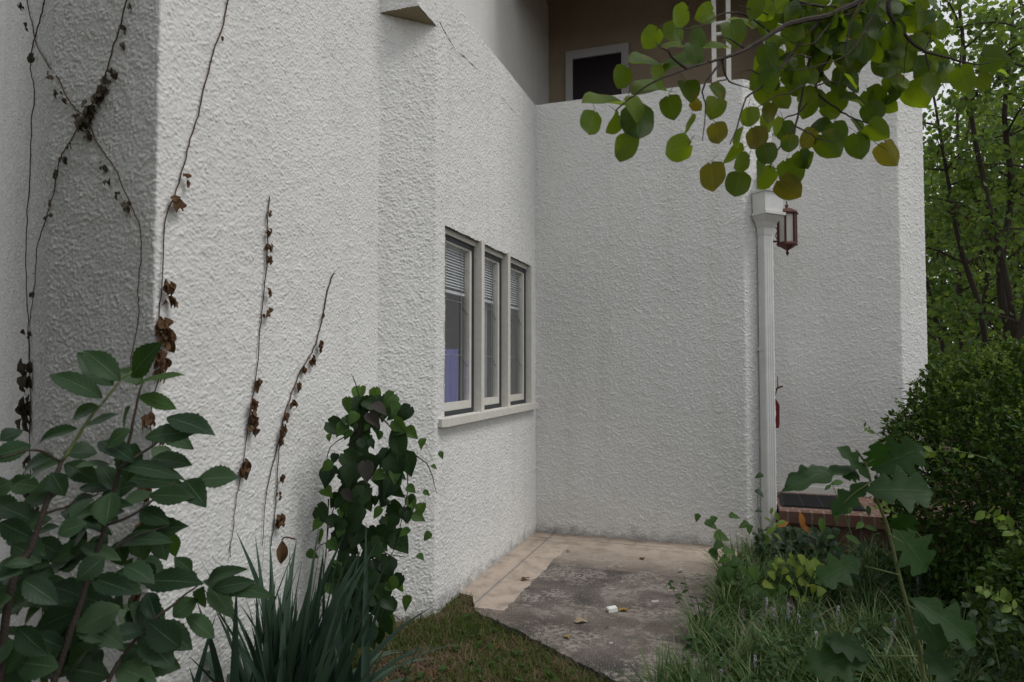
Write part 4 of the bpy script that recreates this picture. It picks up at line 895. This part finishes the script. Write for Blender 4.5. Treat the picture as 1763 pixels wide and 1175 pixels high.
def sprig(px0, py0, px1, py1, d, label, n=13, s=34, mat='shoot'):
    p0, p1 = at(px0, py0, d), at(px1, py1, d - .1)
    o = empty('privet_shoot', p0, label, 'shoot'); b = MB(); mid = (p0 + p1) / 2 + UP * .02
    q = spline([p0, mid, p1], 8); b.tube(q, .003, .0014, 5, 1); b.build('stem', M['greenstem'], o); fo = MB(); dr = nrm(p1 - p0)
    for i in range(n):
        t = .25 + .75 * i / (n - 1); c = q[min(len(q) - 1, int(t * len(q)))]; L0 = .62 * s * d / FPX * random.uniform(.5, 1.25)
        side = np.cross(dr, TOCAM) * (1 if i % 2 else -1)
        dv = nrm(side + dr * .8 + TOCAM * random.uniform(-.4, .6) + rng.normal(0, .35, 3)); add_leaf(fo, c, c + dv * L0, L0 * .55, TOCAM + UP * .8 + rng.normal(0, .3, 3), 'ovate', .25, .1, 7)
    fo.build('foliage', M[mat], o, True)
sprig(1775, 950, 1695, 880, 3.0, 'bright arching privet shoot at the right edge, level with the landing')
sprig(1770, 1075, 1690, 1010, 2.9, 'bright privet shoot at the right edge, below the upper arching one')
sprig(1700, 790, 1600, 778, 3.6, 'pale privet shoot reaching left across the dark middle of the big bush', 11, 24)
sprig(1590, 930, 1520, 870, 3.5, 'pale shoot rising left beside the lobed sapling stem', 9, 26)
sprig(1560, 790, 1488, 735, 4.6, 'feathery pale shoot against the porch wall, left of the big bush', 10, 20)
sprig(1690, 1110, 1640, 1080, 2.9, 'short dull green shoot low in the right corner', 8, 24, 'privet')

# ------------------------------------------------------------ lobed sapling in front
os_ = np.array(at(1600, 1330, 2.05)); os_[2] = -.09
oa = empty('oak_sapling', os_, 'tall thin sapling with large lobed leaves, right foreground', 'sapling')
b = MB()
b.tube([os_, at(1590, 1175, 2.05), at(1570, 1080, 2.05), at(1548, 990, 2.05), at(1525, 900, 2.05), at(1505, 850, 2.05), at(1490, 800, 2.04), at(1475, 775, 2.02)], .007, .003, 7, 4, .0006)
for pts in ([(1505, 850), (1545, 835), (1570, 830)], [(1500, 830), (1470, 850), (1450, 870)], [(1490, 800), (1505, 790)], [(1530, 920), (1555, 935)], [(1560, 1040), (1590, 1060)], [(1548, 990), (1490, 975)], [(1580, 1130), (1500, 1130)]): b.tube([at(x, y, 2.04) for x, y in pts], .0025, .0016, 5, 3)
b.build('stem', M['greenstem'], oa, True)
fo = MB()
OL = [(1490,845,1608,845,95,.5),(1500,810,1590,770,80,.3),(1495,825,1447,768,45,.5),(1495,805,1515,760,60,.2),(1497,830,1432,885,46,.7),(1480,805,1350,835,44,.6),(1425,805,1355,828,34,.6),(1535,905,1600,985,95,.2),(1535,910,1570,888,60,.3),(1482,962,1408,1002,62,.5),(1565,1030,1690,1110,80,.5),(1575,1045,1625,1125,60,.4),(1500,1128,1388,1150,85,.6),(1500,1135,1425,1100,55,.6),(1590,1120,1640,1175,70,.5),(1450,822,1480,818,40,.6)]
for bx, by, tx_, ty_, wd, up in OL:
    d = 2.03 + random.uniform(-.06, .06)
    add_leaf(fo, at(bx, by, d), at(tx_, ty_, d + random.uniform(-.10, .0)), wd * d / FPX, TOCAM * (1.1 - up) + UP * up + RT * random.uniform(-.25, .25), 'lobed', random.uniform(.15, .4), random.uniform(.1, .3), 26, .012)
fo.build('foliage', M['oakleaf'], oa, True)

# ------------------------------------------------------------ small seedlings in the bed
def seedling(name, stems, leaves, d, label, kind='ivy', mat='freshleaf', s=30, cat='seedling', k=.85):
    p0 = at(*stems[0][0], d); g = empty(name, (p0[0], p0[1], min(p0[2], -.05)), label, cat)
    b = MB()
    for st in stems:
        b = MB(); b.tube([at(x, y, d + random.uniform(-.03, .03)) for x, y in st], .0035, .0014, 5, 4, .001); b.build('stem', M['greenstem'], g)
    fo = MB()
    for lf in leaves:
        px, py = lf[:2]; sz = k * (lf[2] if len(lf) > 2 else s) * random.uniform(.7, 1.15)
        dd = d + random.uniform(-.12, .12); c = at(px, py, dd); L0 = sz * dd / FPX; a = R(random.uniform(-80, 80))
        dv = nrm(-UP * math.cos(a) * .7 + RT * math.sin(a) + TOCAM * random.uniform(0, .6))
        add_leaf(fo, c - dv * L0 / 2, c + dv * L0 / 2, L0 * (.8 if kind == 'ivy' else .5), TOCAM * .7 + UP * .9 + RT * random.uniform(-.5, .5), kind, .25, .15, 9)
    fo.build('foliage', M[mat], g, True)
    return g
def cloud(n, x0, x1, y0, y1): return [(random.uniform(x0, x1), random.uniform(y0, y1)) for _ in range(n)]
seedling('maple_seedling', [[(1262, 1020), (1250, 960), (1232, 905), (1215, 893)], [(1250, 960), (1240, 930)], [(1262, 1010), (1275, 960), (1290, 920)]],
    [(1200, 892, 26), (1228, 897, 28), (1225, 905, 26), (1265, 890, 24), (1280, 905, 32), (1290, 912, 28), (1243, 925, 36), (1235, 940, 34), (1255, 950, 32), (1230, 955, 28), (1245, 965, 30), (1265, 970, 32), (1278, 985, 34), (1250, 990, 32), (1290, 1000, 34)] + cloud(34, 1240, 1350, 960, 1060), 4.6, 'green seedling with lobed leaves standing against the wall left of the downspout')
seedling('yellow_seedling', [[(1390, 1060), (1385, 1000), (1375, 975)], [(1385, 1010), (1410, 975)]], [(1335, 975, 32), (1350, 985, 30), (1365, 970, 34), (1380, 965, 34), (1395, 985, 34), (1405, 975, 30), (1360, 1000, 34), (1385, 1005, 36), (1345, 965, 26), (1412, 1020, 30), (1400, 1015, 30), (1370, 1025, 26), (1330, 992, 28), (1405, 993, 30), (1375, 985, 30)] + [(x, y, 30) for x, y in cloud(12, 1318, 1428, 958, 1035)], 3.95, 'bright yellow-green seedling in the middle of the grassy bed', mat='yellowleaf', k=.66)
seedling('orange_seedling', [[(1362, 960), (1360, 920), (1358, 895)]], [(1345, 903, 28), (1380, 897, 34), (1387, 910, 26)], 5.2, 'thin seedling with orange autumn leaves in front of the brick landing', 'ovate', 'orangeleaf')
seedling('leafy_weed', [[(1480, 960), (1455, 890), (1435, 840), (1428, 815)]], [(1428, 815, 24), (1440, 832, 28), (1450, 850, 28), (1425, 840, 26), (1462, 880, 28), (1440, 890, 30), (1480, 905, 34), (1500, 910, 30), (1470, 930, 30), (1495, 880, 22), (1415, 905, 30), (1430, 925, 30), (1450, 860, 26)], 4.3, 'tall leafy weed with narrow leaves in front of the brick landing', 'lance')
seedling('leafy_weed', [[(1325, 960), (1330, 920), (1328, 880)]], [(1328, 880, 20), (1338, 890, 22), (1322, 895, 22), (1335, 905, 24), (1345, 900, 20), (1326, 915, 24), (1340, 925, 24), (1320, 930, 22)], 5.0, 'pale narrow-leaved weed at the foot of the downspout', 'ovate', 'shoot')
seedling('leafy_weed', [[(1250, 1130), (1230, 1060)], [(1250, 1130), (1280, 1050)]], cloud(60, 1195, 1330, 1020, 1120), 4.3, 'broad patch of toothed weeds at the left edge of the grassy bed', 'ovate', 'weedleaf', 20)
seedling('ground_ivy', [[(1300, 960), (1340, 940)], [(1340, 960), (1400, 955)], [(1330, 950), (1308, 900), (1304, 840)]], [(x, y, random.uniform(14, 24)) for x, y in cloud(150, 1300, 1440, 912, 968)] + [(1306, 820, 18), (1308, 850, 20), (1305, 880, 18), (1355, 935, 38), (1385, 930, 40), (1375, 945, 36)], 5.35, 'dark ivy spreading at the foot of the brick landing', 'ivy', 'vineleaf', cat='ivy')
seedling('leafy_weed', [[(1500, 1010), (1490, 950)], [(1460, 1000), (1440, 960)]], [(x, y, 22) for x, y in cloud(60, 1420, 1560, 940, 1010)], 4.6, 'dull green weeds between the brick landing and the lobed sapling', 'lance', 'sapleaf')
seedling('leafy_weed', [[(1450, 1175), (1440, 1100)], [(1560, 1175), (1550, 1100)]], [(x, y, 22) for x, y in cloud(34, 1400, 1640, 1060, 1175)], 3.4, 'dull green weeds under the lobed sapling at the bottom edge', 'ovate', 'sapleaf')
seedling('leafy_weed', [[(1720, 1150), (1700, 1060)]], [(x, y, 24) for x, y in cloud(55, 1640, 1763, 1040, 1175)], 3.0, 'dark leafy undergrowth in the bottom right corner', 'ovate', 'vineleaf')

# ------------------------------------------------------------ litter on the patio
def fallen(px, py, s, mat, label, z=.004, tilt=.3):
    p = onZ(px, py, z + .006); d = np.dot(p - EYE, FW); L0 = s * d / FPX; a = random.uniform(0, 6.28)
    b = MB(); dv = np.array([math.cos(a), math.sin(a), 0]); add_leaf(b, p - dv * L0 / 2, p + dv * L0 / 2 + [0, 0, .01], L0 * .7, (random.uniform(-.2, .2), random.uniform(-.2, .2), 1), 'ovate', random.uniform(.2, .6), .25, 9, .05)
    o = b.build('fallen_leaf', mat, None, True)
    me = o.data; zmin = min(v.co.z for v in me.vertices); n = len(me.vertices); c = np.zeros(n * 3); me.vertices.foreach_get('co', c); c = c.reshape(-1, 3); c[:, 2] += z - zmin; c -= [p[0], p[1], z]; me.vertices.foreach_set('co', c.ravel()); me.update(); o.location = (p[0], p[1], z)
    tag(o, label, 'leaf')
fallen(1000, 1070, 24, M['paleleaf'], 'pale tan curled leaf lying alone on the dark concrete')
fallen(1073, 1050, 18, M['tanleaf'], 'yellow leaf lying right beside the white box on the patio')
fallen(1106, 961, 13, M['deadleaf'], 'brown leaf lying far back on the patio near the right end of the rear wall')
fallen(976, 1096, 15, M['tanleaf'], 'small yellow leaf on the concrete nearest the lawn edge')
fallen(905, 997, 18, M['deadleaf'], 'curled brown leaf on the beige strip under the window')
fallen(978, 949, 9, M['deadleaf'], 'tiny brown scrap of leaf in front of the rear wall corner')
fallen(1045, 1080, 7, M['freshleaf'], 'tiny green leaf scrap on the dark concrete')
fallen(742, 1098, 16, M['orangeleaf'], 'orange fallen leaf on the lawn by the wall foot', -.06)
fallen(860, 1115, 18, M['orangeleaf'], 'orange fallen leaf in the middle of the lawn', -.05)
fallen(740, 1160, 20, M['orangeleaf'], 'orange fallen leaf at the bottom edge of the lawn', -.05)
fallen(772, 1068, 14, M['paleleaf'], 'pale fallen leaf on the bare soil by the wall corner', -.05)
def chip(name, px, py, s, mat, label, cat, flat=.5):
    p = onZ(px, py, .01); o = MB(); h = s * flat
    a = random.uniform(.2, .6); o.obox(p * [1, 1, 0] + [0, 0, h + .001], (math.cos(a), math.sin(a), .12), (-math.sin(a), math.cos(a), 0), (-.12, 0, 1), s * 1.25, s, h)
    o.obox(p * [1, 1, 0] + [0, 0, 2 * h + .002], (math.cos(a), math.sin(a), .12), (-math.sin(a), math.cos(a), 0), (-.12, 0, 1), s * 1.0, s * .75, h * .12)
    tag(o.build(name, mat), label, cat)
chip('paper_box', 1054, 1050, .024, M['paper'], 'small white cardboard box lying on the dark patio', 'box')
chip('plaster_chip', 1128, 1036, .019, simple('plaster', (.42, .40, .38), .9), 'pale plaster chip on a faint ring in the concrete', 'rubble', .3)
chip('plaster_chip', 1052, 1106, .009, simple('plaster grey', (.40, .39, .37), .9), 'tiny pale plaster chip on the dark concrete near the grassy bed', 'rubble', .3)

# ------------------------------------------------------------ trees beyond
def tree(name, base, height, spread, nstem, nleaf, lsize, label, mat, pods=0, low=.12, group='trees beyond the house corner'):
    bz = gz(base[0], base[1]); o = empty(name, (base[0], base[1], bz), label, 'tree', group)
    tk = MB(); ends = []
    for i in range(nstem):
        an = 2 * math.pi * i / nstem + random.uniform(-.5, .5); h = height * random.uniform(.75, 1.0)
        p = np.array([base[0] + .1 * math.cos(an), base[1] + .1 * math.sin(an), bz - .1]); pts = [p]
        ln = random.uniform(.15, .5)
        for k in range(7):
            p = p + np.array([math.cos(an) * ln * spread / 7 + random.gauss(0, .09), math.sin(an) * ln * spread / 7 + random.gauss(0, .09), h / 7]); pts.append(p)
        r0 = .055 * height / 6 * random.uniform(.7, 1.2)
        tk.tube(pts, r0, .012, 7, 3, .004)
        P = spline(pts, 4)
        for k in range(10 + int(height)):
            t = random.uniform(low, 1); q = P[int(t * (len(P) - 1))]; az = random.uniform(0, 6.28); L0 = spread * random.uniform(.25, .6) * (1.1 - .5 * t)
            e = q + np.array([math.cos(az) * L0, math.sin(az) * L0, random.uniform(-.1, .6) * L0]); m = (q + e) / 2 + [0, 0, .12 * L0]
            tk.tube([q, m, e], .014 * height / 6, .004, 5, 3, .004); ends += [q * (1 - s) + e * s + np.array([0, 0, .08 * L0]) for s in (.35, .55, .75, .9, 1.0)]
    tk.build('trunk', M['bark'], o)
    E = np.array(ends); pk = E[rng.integers(0, len(E), nleaf)] + rng.normal(0, .16 * spread / 2.2, (nleaf, 3)) * [1, 1, .8]
    Dv = rdir(nleaf) + [0, 0, -.5]; N = rdir(nleaf) * .8 + np.array([0, 0, .9])
    fo = MB(); scatter_leaves(fo, pk, Dv, N, rng.uniform(lsize * .6, lsize, nleaf), .95); fo.build('crown', mat, o)
    if pods:
        pk = E[rng.integers(0, len(E), pods)]; P_ = np.repeat(pk, 9, 0) + rng.normal(0, .05, (pods * 9, 3)); Dv = rdir(len(P_)) * .35 + [0, 0, -1]
        pb = MB(); scatter_leaves(pb, P_, Dv, rdir(len(P_)), rng.uniform(.06, .10, len(P_)), .16); tag(pb.build('seed_pod', M['pod'], o), kind='stuff')
tree('redbud_tree', (3.15, 9.6), 7.0, 1.9, 5, 5000, .095, 'many-stemmed redbud with brown seed pods, nearest beyond the house corner', M['redbud_far'], 150)
tree('redbud_tree', (4.3, 12.0), 8.3, 2.4, 5, 6000, .10, 'second many-stemmed redbud, further right behind the bush', M['redbud_far'], 110)
tree('redbud_tree', (3.9, 14.2), 8.0, 2.3, 4, 6500, .10, 'third redbud, close to the wall edge and behind the nearest one', M['redbud_far'], 60)
tree('broadleaf_tree', (5.3, 18.5), 8.5, 4.2, 5, 8000, .16, 'dense green tree behind the redbuds, straight beyond the wall edge', M['backleaf'], 0, .05)
tree('broadleaf_tree', (7.8, 20.5), 10.0, 4.6, 5, 9000, .17, 'dense green tree far behind the redbuds, towards the right edge', M['backleaf'], 0, .05)
tree('broadleaf_tree', (5.9, 25.0), 9.5, 5.5, 5, 8000, .22, 'farthest green tree, filling the gap between the other two dense ones', M['backleaf'], 0, .03)
